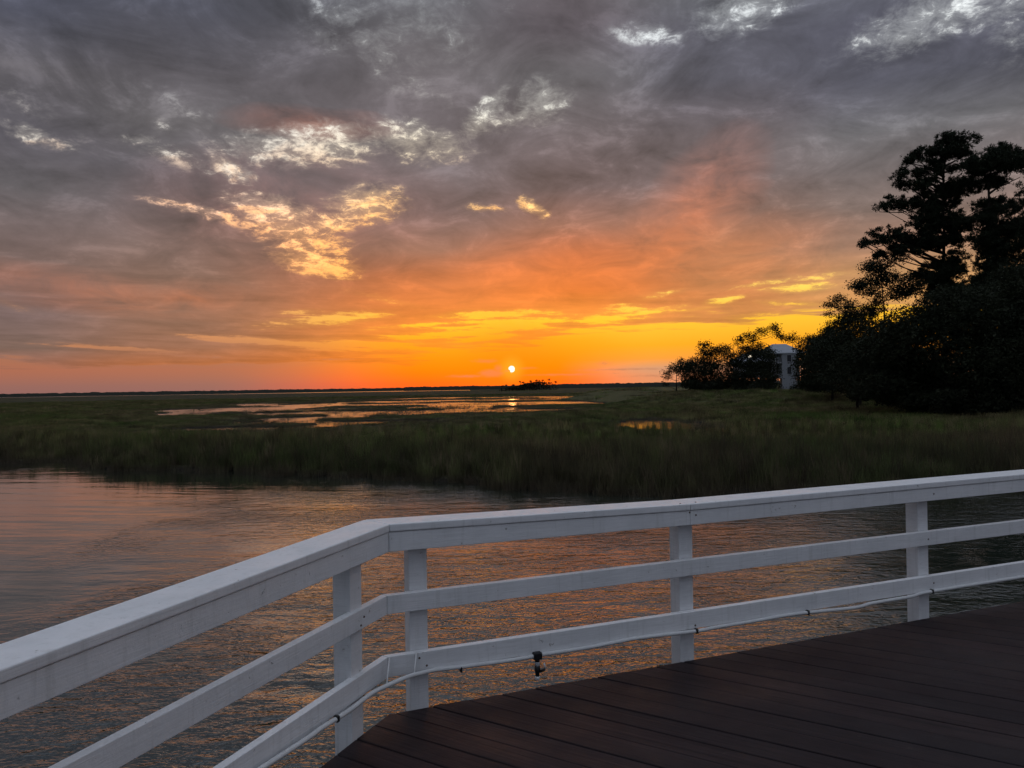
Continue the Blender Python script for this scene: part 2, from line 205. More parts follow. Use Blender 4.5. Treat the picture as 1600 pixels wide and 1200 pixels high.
    clear_l = t.ramp(te, [(math.sqrt(e / 45.0), lin(c)) for e, c in [(0, (136, 100, 99)), (.6, (146, 102, 95)), (1.6, (168, 104, 84)), (2.6, (164, 108, 86)), (4.5, (215, 145, 95)), (8, (222, 160, 110)), (11, (236, 170, 120)), (15, (200, 190, 176)), (20, (190, 190, 190)), (45, (186, 196, 210))]])
    clear_r = t.ramp(te, [(math.sqrt(e / 45.0), lin(c)) for e, c in [(0, (214, 140, 100)), (.6, (205, 138, 105)), (1.3, (190, 145, 118)), (2.0, (238, 150, 60)), (3.0, (252, 165, 30)), (5, (255, 196, 48)), (7, (248, 205, 90)), (9, (240, 200, 110)), (14, (225, 205, 170)), (20, (205, 208, 206)), (45, (186, 196, 210))]])
    clear = t.mix(t.smooth(azw, -6.0, -22.0), clear, clear_l)
    clear = t.mix(t.smooth(azw, 3.0, 11.0), clear, clear_r)
    # ---- where the deck is open: the band over the horizon ...
    edge = t.curve(az, BAND_EDGE, -36.0, 30.0)
    edge = edge + (bars - 0.5) * 2.3 + (streak - 0.5) * 1.3
    band = t.smooth(elp - edge, 0.20, -0.28)
    band = band * t.smooth(absaz, 75.0, 45.0)
    # ... and the torn gaps
    aw = az + wob_a * t.smooth(el, 4.0, 14.0, 0.25, 0.55)
    ew = el + wob_e * t.smooth(el, 4.0, 14.0, 0.12, 0.6)
    def patches(vec, table, k=2.0):
        total = None
        for (a0, e0, ra, re, rot, st) in table:
            mp = t.new('ShaderNodeMapping', vector_type='TEXTURE')
            t.put(mp.inputs[0], vec)
            mp.inputs[1].default_value = (a0, e0, 0.0)
            mp.inputs[2].default_value = (0.0, 0.0, rad(rot))
            mp.inputs[3].default_value = (ra * k, re * k, 1.0)
            gr = t.new('ShaderNodeTexGradient', gradient_type='SPHERICAL')
            t.nt.links.new(mp.outputs[0], gr.inputs[0])
            g = S(t, gr.outputs['Fac']) * st
            total = g if total is None else t.m('MAXIMUM', total, g)
        return total
    wvec = t.vec(aw, ew, 0.0)
    total = patches(wvec, SKY_GAPS, 2.2)
    high = t.smooth(el, 3.0, 13.0)
    tear = (fine - 0.5) * (high * 2.6 + 0.3) + (mid - 0.5) * high * 2.6 + (streak - 0.5) * (1.5 - high * 1.5)
    top = t.smooth(el, 15.0, 21.0)
    gap = t.smooth(total + tear, 0.34 - high * 0.16 + top * 0.10, 0.66 + high * 0.72 + top * 0.15)
    gap = gap * t.smooth(total, 0.05, 0.38)
    thin = t.smooth(total + tear * 0.4, 0.0, 0.9) * t.smooth(total, 0.0, 0.4) * 0.30     # cloud thins round a gap
    far_gap = t.smooth((big - 0.5) * 1.3 + (fine - 0.5) * 0.8, 0.16, 0.5) * t.smooth(el, 22.0, 34.0) * 0.6
    open_ = t.m('MAXIMUM', t.m('MAXIMUM', band, t.m('MAXIMUM', gap, thin)), far_gap)
    # glow on the underside near the gaps
    glow = patches(wvec, SKY_GLOW, 1.8)
    glow = glow * t.linear(mid, 0.3, 0.7, 0.3, 1.3)
    cloud = t.mix(glow * 0.55, cloud, lin((236, 122, 58)))
    # unclouded light is far brighter than the deck: lift it, with some structure of its own
    lift_ = high * (fine * 1.1 + mid * 0.5 - 0.36) + 1.0 + t.smooth(el, 7.0, 10.0) * t.smooth(el, 16.5, 14.0) * 0.55
    lcol = t.new('ShaderNodeCombineColor')
    for i in range(3):
        t.put(lcol.inputs[i], lift_)
    clear = t.mix(1.0, clear, lcol.outputs[0], 'MULTIPLY')
    clear = t.mix(t.smooth(mid, 0.50, 0.62) * high * t.smooth(el, 19.0, 13.0) * 0.5, clear, lin((255, 178, 92)))
    col = t.mix(open_, cloud, clear)
    # low cloud scraps round the sun, and thin grey bars to its right
    scraps = patches(t.vec(az + wob_a * 0.25, el + wob_e * 0.1, 0.0), [(a, e, ra, re, 0.0, st) for a, e, ra, re, st in (
        (-1.35, 1.15, 0.9, 0.28, .9), (-.9, 1.45, .35, .35, .7), (-.22, 1.32, .22, .10, .8), (-3.2, .95, 1.6, .12, .6), (-1.9, 2.05, 1.1, .16, .55), (1.1, 1.5, .9, .12, .5), (8.3, 1.25, 4.2, .10, .55), (4.0, .95, 4.0, .10, .5), (10.5, .75, 3.5, .12, .45), (6.9, 1.75, .6, .2, .5), (-13, 2.3, 2.0, .12, .4), (-15.5, 1.9, 1.6, .3, .25))], 1.8)
    col = t.mix(t.smooth(scraps + (fine - 0.5) * 0.5, 0.15, 0.7) * 0.85, col, lin((158, 108, 92)))
    # the sun's own disc, half a degree wide, with a tight aureole
    sx, sy = SUN_DIR
    du, dv = az - sx, el - sy
    rr = t.m('SQRT', du * du + dv * dv) + (fine - 0.5) * 0.10 + t.smooth(scraps, 0.2, 0.8) * 0.25
    col = t.mix(t.smooth(rr, 5.5, 0.3) * 0.45, col, lin((255, 102, 4)))
    col = t.mix(t.smooth(rr, 1.3, 0.0) * 0.5, col, lin((255, 176, 50)))
    disc = t.smooth(rr, 0.27, 0.19)
    col = t.mix(disc, col, (1.5, 1.4, 1.15, 1.0))
    # physical clear sky adds the blue of the upper air
    nis = t.new('ShaderNodeTexSky', sky_type='NISHITA', sun_disc=False, sun_elevation=rad(max(sy, 1.5)), sun_rotation=rad(sx))
    bg2 = t.new('ShaderNodeBackground')
    t.nt.links.new(nis.outputs[0], bg2.inputs[0])
    bg2.inputs[1].default_value = 0.05 * 0.2
    bg = t.new('ShaderNodeBackground')
    t.nt.links.new(col, bg.inputs[0])
    bg.inputs[1].default_value = 1.0
    add = t.new('ShaderNodeAddShader')
    out = t.new('ShaderNodeOutputWorld')
    t.nt.links.new(bg.outputs[0], add.inputs[0])
    t.nt.links.new(bg2.outputs[0], add.inputs[1])
    t.nt.links.new(add.outputs[0], out.inputs[0])
build_sky()
world.cycles.sampling_method = 'MANUAL'
world.cycles.sample_map_resolution = 512

# ------------------------------------------------------------------ the setting sun, dimmed by the low haze
sun_data = bpy.data.lights.new('sun', 'SUN')
sun_data.energy = 0.01
sun_data.color = (1.0, 0.42, 0.12)
sun_data.angle = rad(0.53)
sun = bpy.data.objects.new('sun', sun_data)
COL.objects.link(sun)
_sd = Vector((math.sin(rad(SUN_DIR[0])) * math.cos(rad(SUN_DIR[1])), math.cos(rad(SUN_DIR[0])) * math.cos(rad(SUN_DIR[1])), math.sin(rad(SUN_DIR[1]))))
sun.rotation_euler = (-_sd).to_track_quat('-Z', 'Y').to_euler()

# ------------------------------------------------------------------ helpers
def link(o, parent=None):
    COL.objects.link(o)
    if parent is not None:
        o.parent = parent
    return o

def tag(o, label, cat=None, group=None, kind=None):
    if label: o['label'] = label
    if cat: o['category'] = cat
    if group: o['group'] = group
    if kind: o['kind'] = kind
    return o

def empty(name, loc, label, cat, group=None):
    o = bpy.data.objects.new(name, None)
    o.empty_display_size = 0.2
    o.location = loc
    COL.objects.link(o)
    return tag(o, label, cat, group)

def mesh_np(name, verts, faces, mat, smooth=False):
    """fast mesh from numpy arrays; faces all of one size"""
    me = bpy.data.meshes.new(name)
    verts = np.asarray(verts, np.float32)
    faces = np.asarray(faces, np.int32)
    n = faces.shape[1]
    me.vertices.add(len(verts))
    me.vertices.foreach_set('co', verts.ravel())
    me.loops.add(faces.size)
    me.loops.foreach_set('vertex_index', faces.ravel())
    me.polygons.add(len(faces))
    me.polygons.foreach_set('loop_start', np.arange(0, faces.size, n, dtype=np.int32))
    me.polygons.foreach_set('loop_total', np.full(len(faces), n, np.int32))
    if smooth:
        me.polygons.foreach_set('use_smooth', np.ones(len(faces), bool))
    me.update(calc_edges=True)
    me.validate()
    if mat: me.materials.append(mat)
    return me

def obj(name, me, parent=None, loc=None):
    o = bpy.data.objects.new(name, me)
    link(o, parent)
    if loc is not None: o.location = loc
    return o

def bm_obj(name, bm, mat, parent=None, loc=None, smooth=False):
    me = bpy.data.meshes.new(name)
    bmesh.ops.recalc_face_normals(bm, faces=bm.faces)
    bm.to_mesh(me); bm.free()
    me.materials.append(mat)
    if smooth:
        for p in me.polygons: p.use_smooth = True
    return obj(name, me, parent, loc)

def bm_prism(bm, poly, z0, z1):
    lo = [bm.verts.new((p[0], p[1], z0)) for p in poly]
    hi = [bm.verts.new((p[0], p[1], z1)) for p in poly]
    bm.faces.new(lo[::-1]); bm.faces.new(hi)
    for i in range(len(poly)):
        j = (i + 1) % len(poly)
        bm.faces.new((lo[i], lo[j], hi[j], hi[i]))

def bm_box(bm, x0, x1, y0, y1, z0, z1):
    bm_prism(bm, [(x0, y0), (x1, y0), (x1, y1), (x0, y1)], z0, z1)

def bevel(bm, w, seg=2):
    bmesh.ops.bevel(bm, geom=list(bm.edges), offset=w, segments=seg, profile=0.6, affect='EDGES')

def tube_arrays(pts, radii, n=8):
    """swept tube through pts, capped; returns verts, quads"""
    P = [Vector(p) for p in pts]
    V, Fc = [], []
    prev = None
    for i, p in enumerate(P):
        d = (P[min(i + 1, len(P) - 1)] - P[max(i - 1, 0)]).normalized()
        if prev is None:
            a = d.orthogonal().normalized()
        else:
            a = (prev - d * prev.dot(d)).normalized()
        prev = a
        b = d.cross(a)
        for k in range(n):
            th = 2 * math.pi * k / n
            V.append(p + (a * math.cos(th) + b * math.sin(th)) * radii[i])
    for i in range(len(P) - 1):
        for k in range(n):
            k2 = (k + 1) % n
            Fc.append((i * n + k, i * n + k2, (i + 1) * n + k2, (i + 1) * n + k))
    return [tuple(v) for v in V], Fc

def tube_mesh(name, pts, radii, mat, n=8):
    V, Fc = tube_arrays(pts, radii, n)
    bm = bmesh.new()
    vs = [bm.verts.new(v) for v in V]
    for f in Fc: bm.faces.new([vs[i] for i in f])
    bm.faces.new(vs[:n][::-1]); bm.faces.new(vs[-n:])
    bmesh.ops.recalc_face_normals(bm, faces=bm.faces)
    me = bpy.data.meshes.new(name)
    bm.to_mesh(me); bm.free()
    for p in me.polygons: p.use_smooth = True
    me.materials.append(mat)
    return me

# ------------------------------------------------------------------ materials
def material(name, build):
    m = bpy.data.materials.new(name)
    m.use_nodes = True
    t = Tree(m.node_tree)
    out = t.new('ShaderNodeOutputMaterial')
    build(t, out)
    return m

def principled(t, out, color, rough, normal=None, spec=0.5, ior=1.45):
    b = t.new('ShaderNodeBsdfPrincipled')
    t.put(b.inputs['Base Color'], color)
    t.put(b.inputs['Roughness'], rough)
    b.inputs['Specular IOR Level'].default_value = spec
    b.inputs['IOR'].default_value = ior
    if normal is not None: t.put(b.inputs['Normal'], normal)
    if out is not None: t.nt.links.new(b.outputs[0], out.inputs[0])
    return b

def bump(t, height, dist, strength=1.0):
    n = t.new('ShaderNodeBump')
    n.inputs['Strength'].default_value = strength
    n.inputs['Distance'].default_value = dist
    t.put(n.inputs['Height'], height)
    return n.outputs[0]

def pos(t):
    g = t.new('ShaderNodeNewGeometry')
    return g.outputs['Position']

def xyz(t, v):
    s = t.new('ShaderNodeSeparateXYZ')
    t.nt.links.new(v, s.inputs[0])
    return tuple(S(t, s.outputs[i]) for i in range(3))

def objco(t):
    return t.new('ShaderNodeTexCoord').outputs['Object']

def rnd(t):
    return S(t, t.new('ShaderNodeObjectInfo').outputs['Random'])

def m_white(t, out):
    # brushed exterior paint over old boards: grain, grime, worn spots
    p = pos(t)
    x, y, z = xyz(t, p)
    blot = t.noise(p, 5.0, 5, .62)
    grain = t.noise(t.vec(x * 7.0, y * 7.0, z * 150.0), 1.0, 4, .65)
    fibre = t.noise(t.vec((x * .93 + y * .37) * 9.0, (y * .93 - x * .37) * 120.0, z * 60.0), 1.0, 3, .6)
    chip = t.smooth(t.noise(p, 21.0, 6, .7), .655, .70)
    drip = t.smooth(t.noise(t.vec(x * 38.0, y * 38.0, z * 3.0), 1.0, 4, .6), .52, .75)
    c = t.mix(t.linear(blot, .32, .72, 0, .8), (.86, .86, .86, 1), (.70, .71, .71, 1))
    c = t.mix(drip * .28, c, (.42, .42, .39, 1))
    c = t.mix(t.linear(grain, .45, .75, 0, .22), c, (.45, .45, .43, 1))
    c = t.mix(chip * .75, c, (.26, .23, .20, 1))
    hgt = grain * .6 + fibre * .5 + blot * 1.2 - chip * .9
    principled(t, out, c, t.linear(blot, .3, .7, .34, .58), bump(t, hgt, .0022, .8))
WHITE = material('white_paint', m_white)

def m_deck(t, out):
    # red-brown boards: long grain along the board's own x axis, tone by board, scuffs and damp
    x, y, z = xyz(t, objco(t))
    wx, wy, wz = xyz(t, pos(t))
    r = rnd(t)
    g = t.noise(t.vec(x * 1.6, y * 60.0, r * 37.0), 1.0, 5, .68)
    w = t.noise(t.vec(x * .9, y * 3.2, r * 11.0), 1.0, 5, .6)
    damp = t.noise(t.vec(wx * 1.3, wy * 1.3, 0.0), 1.0, 5, .62)
    spot = t.smooth(t.noise(t.vec(wx * 16.0, wy * 16.0, 3.0), 1.0, 3, .6), .70, .76)
    c = t.mix(t.linear(g, .30, .70), (.0070, .0040, .0046, 1), (.040, .023, .024, 1))
    c = t.mix(t.linear(r, 0, 1, 0, .8), c, (.011, .0075, .0095, 1))
    c = t.mix(t.smooth(w, .48, .75) * .6, c, (.036, .022, .023, 1))
    c = t.mix(spot * .5, c, (.075, .062, .055, 1))
    rough = t.linear(damp, .35, .65, .48, .78)
    principled(t, out, c, rough, bump(t, g + w * .6, .003, 1.0), spec=.28)
DECK = material('brown_deck_board', m_deck)

def m_rim(t, out):
    principled(t, out, (.05, .04, .034, 1), .8)
RIM = material('dark_joist', m_rim)

def m_plain(col, rough, spec=.5):
    def f(t, out):
        n = t.noise(pos(t), 40.0, 3, .6)
        c = t.mix(t.linear(n, .3, .7, 0, .35), col, tuple(v * .7 for v in col[:3]) + (1,))
        principled(t, out, c, rough, spec=spec)
    return f
HOSEM = material('white_hose', m_plain((.72, .73, .72, 1), .4))
BLACK = material('black_plastic', m_plain((.012, .012, .013, 1), .45))
SCREW = material('rusty_screw', m_plain((.10, .065, .045, 1), .6))
GREYP = material('grey_plastic', m_plain((.45, .46, .47, 1), .45))

def m_water(t, out):
    p = pos(t)
    x, y, z = xyz(t, p)
    wind = t.noise(t.vec(x * .16, y * .10, 2.0), 1.0, 4, .55)
    # breeze ruffles the water round the deck and dies out towards the left bank and in the ponds
    ruf = t.smooth(wind + t.smooth(x + y * .06, -12.0, -1.0, -.26, .20), .26, .76)
    ruf = ruf * t.smooth(y, 50.0, 36.0, .0, 1.0)
    ruf = ruf + t.smooth(y, 40.0, 80.0, .05, .30)
    c0 = t.noise(t.vec(x * .9 + y * .5, y * 1.9 - x * .3, 6.0), 1.0, 2, .5, .3)
    c1 = t.noise(t.vec(x * 2.4 + y * .8, y * 4.6 - x * .7, 0.0), 1.0, 3, .55, .5)
    patch = t.linear(t.noise(t.vec(x * .35, y * .5, 5.0), 1.0, 3, .5), .35, .65, .45, 1.35)
    c2 = t.noise(t.vec(x * 8.0 - y * 1.5, y * 13.0 + x * 2.0, 4.0), 1.0, 2, .6, .3)
    swell = t.noise(t.vec(x * .14 - y * .05, y * .9 + x * .16, 9.0), 1.0, 3, .5, .2)
    h = c1 * ruf * patch * .035 + c2 * ruf * patch * .012 + c0 * ruf * .030 + swell * .032
    nrm = bump(t, h, 1.0, 1.0)
    silt = t.noise(t.vec(x * .2, y * .2, 0), 1.0, 4, .5)
    c = t.mix(silt, (.014, .022, .017, 1), (.026, .034, .025, 1))
    rg = t.smooth(y, 45.0, 110.0, .045, .21)
    b = principled(t, out, c, rg, nrm, spec=.5, ior=1.45)
    b.inputs['Coat Weight'].default_value = 1.0
    b.inputs['Coat IOR'].default_value = 1.45
    t.put(b.inputs['Coat Roughness'], rg)
    t.put(b.inputs['Coat Normal'], nrm)
WATER = material('creek_water', m_water)

def m_ground(t, out):
    p = pos(t)
    x, y, z = xyz(t, p)
    n = t.noise(p, .05, 5, .6)
    n2 = t.noise(t.vec(x * .012, y * .006, 1.0), 1.0, 5, .6)
    grass = t.mix(t.linear(n, .3, .7), (.060, .070, .024, 1), (.105, .105, .042, 1))
    grass = t.mix(t.linear(n2, .35, .7, 0, .7), grass, (.105, .085, .050, 1))
    mud = t.mix(n, (.022, .019, .015, 1), (.035, .029, .022, 1))
    c = t.mix(t.smooth(z, .05, .35), mud, grass)
    principled(t, out, c, .95, bump(t, t.noise(p, 1.2, 4, .65), .5, .8), spec=.1)
GROUND = material('marsh_ground', m_ground)

def m_path(t, out):
    n = t.noise(pos(t), 1.5, 5, .6)
    principled(t, out, t.mix(n, (.38, .36, .32, 1), (.55, .53, .48, 1)), .9)
SAND = material('pale_sand', m_path)

def leafy(ca, cb, trans, scale):
    def f(t, out):
        p = pos(t)
        n = t.noise(p, scale, 3, .6)
        c = t.mix(t.linear(n, .3, .7), ca, cb)
        b = principled(t, None, c, .75, spec=.2)
        tr = t.new('ShaderNodeBsdfTranslucent')
        t.put(tr.inputs[0], c)
        ms = t.new('ShaderNodeMixShader')
        ms.inputs[0].default_value = trans
        t.nt.links.new(b.outputs[0], ms.inputs[1])
        t.nt.links.new(tr.outputs[0], ms.inputs[2])
        t.nt.links.new(ms.outputs[0], out.inputs[0])
    return f
NEEDLE = material('pine_needles', leafy((.012, .018, .009, 1), (.024, .032, .015, 1), .08, .8))
LEAF = material('oak_leaves', leafy((.012, .017, .008, 1), (.026, .031, .014, 1), .10, .6))
SHRUBM = material('shrub_leaves', leafy((.012, .016, .008, 1), (.024, .028, .013, 1), .08, .7))
PALMM = material('palm_fronds', leafy((.020, .022, .012, 1), (.034, .034, .018, 1), .15, .2))

def m_grass(t, out):
    p = pos(t)
    x, y, z = xyz(t, p)
    n = t.noise(t.vec(x * .09, y * .05, 0.0), 1.0, 4, .6)
    r = rnd(t)
    c = t.mix(t.linear(n, .38, .62), (.075, .120, .026, 1), (.150, .130, .058, 1))
    c = t.mix(t.smooth(r, .60, .90) * .8, c, (.17, .125, .075, 1))
    tone = (t.m('FRACT', r * 17.3) * 1.5 + .35) * t.linear(t.noise(t.vec(x * .45, y * .28, 2.0), 1.0, 4, .65), .34, .66, .45, 1.5)
    tc_ = t.new('ShaderNodeCombineColor')
    for i in range(3):
        t.put(tc_.inputs[i], tone)
    c = t.mix(1.0, c, tc_.outputs[0], 'MULTIPLY')
    front = t.smooth(y - t.m('ABSOLUTE', x) * .35, 44.0, 22.0)   # browner and slightly darker towards the creek levee
    c = t.mix(front * .6, c, (.075, .058, .042, 1))
    c = t.mix(t.smooth(z, .45, .05) * .8, c, (.105, .082, .055, 1))   # straw-brown tint, stronger towards the foot of the blades
    b = principled(t, None, c, .7, spec=.2)
    tr = t.new('ShaderNodeBsdfTranslucent')
    t.put(tr.inputs[0], c)
    ms = t.new('ShaderNodeMixShader')
    ms.inputs[0].default_value = .28
    t.nt.links.new(b.outputs[0], ms.inputs[1])
    t.nt.links.new(tr.outputs[0], ms.inputs[2])
    t.nt.links.new(ms.outputs[0], out.inputs[0])
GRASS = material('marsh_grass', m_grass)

def m_bark(t, out):
    x, y, z = xyz(t, objco(t))
    n = t.noise(t.vec(x * 6, y * 6, z * 1.5), 1.0, 4, .65)
    principled(t, out, t.mix(n, (.014, .011, .009, 1), (.040, .032, .026, 1)), .9, bump(t, n, .03, .8), spec=.2)
BARK = material('tree_bark', m_bark)

HWALL = material('pale_siding', m_plain((.29, .305, .33, 1), .7))
HROOF = material('metal_roof', m_plain((.30, .32, .35, 1), .6))
HTRIM = material('white_trim', m_plain((.36, .37, .39, 1), .6))
HGLASS = material('dark_window_glass', m_plain((.02, .022, .026, 1), .08))
HWOOD = material('stair_wood', m_plain((.30, .28, .25, 1), .8))
def m_lit(t, out):
    e = t.new('ShaderNodeEmission')
    e.inputs[0].default_value = (1.0, .86, .66, 1)
    e.inputs[1].default_value = .9
    t.nt.links.new(e.outputs[0], out.inputs[0])
LIT = material('lit_globe', m_lit)
FARWOOD = material('far_wood', m_plain((.030, .032, .024, 1), .95, .1))

# ------------------------------------------------------------------ marsh: where water lies and how high the land is
def vnoise(x, y, seed=0):
    """smooth value noise on arrays"""
    r = np.random.default_rng(seed).random((256, 256))
    xi, yi = np.floor(x).astype(int), np.floor(y).astype(int)
    fx, fy = x - xi, y - yi
    fx, fy = fx * fx * (3 - 2 * fx), fy * fy * (3 - 2 * fy)
    g = lambda i, j: r[i & 255, j & 255]
    return (g(xi, yi) * (1 - fx) + g(xi + 1, yi) * fx) * (1 - fy) + (g(xi, yi + 1) * (1 - fx) + g(xi + 1, yi + 1) * fx) * fy

def fbm(x, y, seed=0, oct=4):
    a, s, t = .5, 0, 0
    for k in range(oct):
        s = s + a * vnoise(x * 2 ** k, y * 2 ** k, seed + k); t += a; a *= .55
    return s / t

def sstep(a, b, x):
    t = np.clip((x - a) / (b - a), 0, 1)
    return t * t * (3 - 2 * t)

BX = np.array([-400, -120, -60] + [p[0] for p in BANK] + [24, 34, 60, 200, 400], float)
BY = np.array([120, 75, 58] + [p[1] for p in BANK] + [25.5, 28, 33, 60, 90], float)
def bank_y(x):
    return np.interp(x, BX, BY)

def poly_in(px, py, poly):
    """signed-ish distance to a polygon, positive inside"""
    inside = np.zeros(px.shape, bool)
    d = np.full(px.shape, 1e9)
    n = len(poly)
    for i in range(n):
        x1, y1 = poly[i]; x2, y2 = poly[(i + 1) % n]
        c = ((y1 > py) != (y2 > py)) & (px < (x2 - x1) * (py - y1) / ((y2 - y1) + 1e-12) + x1)
        inside ^= c
        ex, ey = x2 - x1, y2 - y1
        t = np.clip(((px - x1) * ex + (py - y1) * ey) / (ex * ex + ey * ey), 0, 1)
        d = np.minimum(d, np.hypot(px - x1 - t * ex, py - y1 - t * ey))
    return np.where(inside, d, -d)

LAND = [(20, 215), (22, 175), (25, 150), (33, 136), (42, 120), (47, 102), (45, 84), (38, 70), (42, 63), (60, 59), (140, 56), (400, 56), (400, 400), (60, 400), (30, 240)]
def land(x, y):
    return poly_in(x, y, LAND) + (fbm(x / 9, y / 9, 40) - .5) * 6

def wet(x, y):
    """> 0 water, < 0 marsh, in rough metres"""
    bank = bank_y(x) + (fbm(x / 2.0, y / 4.0 + 9, 3) - .5) * 3.4 + (fbm(x / 11, y * 0 + 3, 5) - .5) * 3
    w = bank - y
    b = poly_in(x, y, BASIN) / 9.0
    isl = fbm(x / 30, y / 20, 12, 5)
    b = np.clip(b, -2, 1.0) + (isl - .51) * 8.5
    w = np.maximum(w, np.where(poly_in(x, y, BASIN) > -6, b * 4.0, -9))
    pb = 1 - np.hypot((x - 13.0) / 3.4, (y - 67) / 11.0) + (fbm(x / 2, y / 4, 21) - .5) * 1.5
    w = np.maximum(w, pb * 3)
    dd = np.interp(x, [18] + [p[0] for p in DITCH] + [60], [65] + [p[1] for p in DITCH] + [50])
    w = np.maximum(w, np.where(x > 20, 1.2 - np.abs(y - dd - 2 * np.sin(x / 5.0)), -9))
    # wide open water far out on the left
    far = np.where((y > 900) & (x < -60), np.minimum((y - 1750 - (fbm(x / 200, y / 200, 31) - .5) * 500) / 20, (-.06 * y - x) / 20), -9)
    w = np.maximum(w, far)
    return w

def ground_z(x, y):
    w = wet(x, y)
    z = -.9 + 1.08 * sstep(.6, -.9, w)
    z = z + (fbm(x / 2.5, y / 2.5, 60) - .5) * .10 * (w < 0)
    l = land(x, y)
    rise = sstep(-9, 8, l)
    top = np.interp(y, [60, 85, 110, 135, 200], [.9, 1.1, 1.6, 2.4, 2.7]) + (fbm(x / 14, y / 14, 50) - .5) * .35
    return z * (1 - rise) + np.maximum(z, top) * rise

def build_ground():
    th = np.concatenate([np.linspace(-46, 46, 520), np.linspace(46, 314, 70)[1:-1]])
    th = np.radians(th)
    r = np.concatenate([[0.5, 6, 12, 17], np.geomspace(20, 500, 270), np.geomspace(500, 12000, 60)[1:]])
    R, T = np.meshgrid(r, th, indexing='ij')
    X, Y = R * np.sin(T), R * np.cos(T)
    Z = ground_z(X, Y)
    behind = np.cos(T) < .2
    Z = np.where(behind | (R < 18), -1.6, Z)
    nr, nt = R.shape
    V = np.stack([X.ravel(), Y.ravel(), Z.ravel()], 1)
    i, j = np.meshgrid(np.arange(nr - 1), np.arange(nt), indexing='ij')
    j2 = (j + 1) % nt
    Fq = np.stack([i * nt + j, i * nt + j2, (i + 1) * nt + j2, (i + 1) * nt + j], -1).reshape(-1, 4)[:, ::-1]
    o = obj('ground', mesh_np('ground', V, Fq, GROUND, True))
    tag(o, 'dark muddy marsh ground reaching to the horizon', kind='structure')
    w = obj('water', mesh_np('water', [(-12000, -12000, 0), (12000, -12000, 0), (12000, 12000, 0), (-12000, 12000, 0)], [(0, 1, 2, 3)], WATER))
    tag(w, 'dark rippled tidal creek water reflecting the sunset', kind='structure')
build_ground()

# ------------------------------------------------------------------ marsh grass (uncountable: one object of instanced tufts)
def tuft_mesh(name, n, spread, hlo, hhi, wid, seg=3):
    g = np.random.default_rng(abs(hash(name)) % 1000 if False else len(name) * 7 + n)
    V, T = [], []
    for b in range(n):
        a, rr = g.random() * 6.283, spread * math.sqrt(g.random())
        bx, by = rr * math.cos(a), rr * math.sin(a)
        h = hlo + (hhi - hlo) * g.random()
        lean = h * (.08 + .34 * g.random() ** 2)
        da = g.random() * 6.283
        fa = g.random() * 3.1416
        wx, wy = math.cos(fa) * wid * .5, math.sin(fa) * wid * .5
        base = len(V)
        for k in range(seg):
            f = k / seg
            cx, cy = bx + math.cos(da) * lean * f ** 1.8, by + math.sin(da) * lean * f ** 1.8
            ww = 1 - .45 * f
            V.append((cx - wx * ww, cy - wy * ww, h * f)); V.append((cx + wx * ww, cy + wy * ww, h * f))
        V.append((bx + math.cos(da) * lean, by + math.sin(da) * lean, h * (.97 - .1 * (lean / h))))
        for k in range(seg - 1):
            q = base + 2 * k
            T += [(q, q + 1, q + 3), (q, q + 3, q + 2)]
        q = base + 2 * (seg - 1)
        T.append((q, q + 1, q + 2))
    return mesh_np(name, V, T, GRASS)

def instancer(name, protos, P, rz, scl, idx, label, mat):
    """one object whose points carry instances of the prototype meshes"""
    pc = bpy.data.collections.new(name + '_prototypes')
    for i, me in enumerate(protos):
        pc.objects.link(bpy.data.objects.new('%s_tuft_%02d' % (name, i), me))
    me = bpy.data.meshes.new(name)
    me.vertices.add(len(P))
    me.vertices.foreach_set('co', np.asarray(P, np.float32).ravel())
    a = me.attributes.new('turn', 'FLOAT_VECTOR', 'POINT')
    rv = np.zeros((len(P), 3), np.float32); rv[:, 2] = rz
    a.data.foreach_set('vector', rv.ravel())
    a = me.attributes.new('size', 'FLOAT_VECTOR', 'POINT')
    a.data.foreach_set('vector', np.asarray(scl, np.float32).ravel())
    a = me.attributes.new('pick', 'INT', 'POINT')
    a.data.foreach_set('value', np.asarray(idx, np.int32))
    me.materials.append(mat)
    o = obj(name, me)
    ng = bpy.data.node_groups.new(name, 'GeometryNodeTree')
    ng.interface.new_socket('Geometry', in_out='INPUT', socket_type='NodeSocketGeometry')
    ng.interface.new_socket('Geometry', in_out='OUTPUT', socket_type='NodeSocketGeometry')
    N = ng.nodes.new
    gi, go = N('NodeGroupInput'), N('NodeGroupOutput')
    ci = N('GeometryNodeCollectionInfo')
    ci.inputs['Collection'].default_value = pc
    ci.inputs['Separate Children'].default_value = True
    ci.inputs['Reset Children'].default_value = True
    ip = N('GeometryNodeInstanceOnPoints')
    ip.inputs['Pick Instance'].default_value = True
    def attr(nm, typ):
        n = N('GeometryNodeInputNamedAttribute'); n.data_type = typ
        n.inputs[0].default_value = nm
        return n.outputs[0]
    L = ng.links.new
    L(gi.outputs[0], ip.inputs['Points'])
    L(ci.outputs[0], ip.inputs['Instance'])
    L(attr('pick', 'INT'), ip.inputs['Instance Index'])
    L(attr('turn', 'FLOAT_VECTOR'), ip.inputs['Rotation'])
    L(attr('size', 'FLOAT_VECTOR'), ip.inputs['Scale'])
    L(ip.outputs[0], go.inputs[0])
    md = o.modifiers.new('tufts', 'NODES')
    md.node_group = ng
    return tag(o, label, kind='stuff')

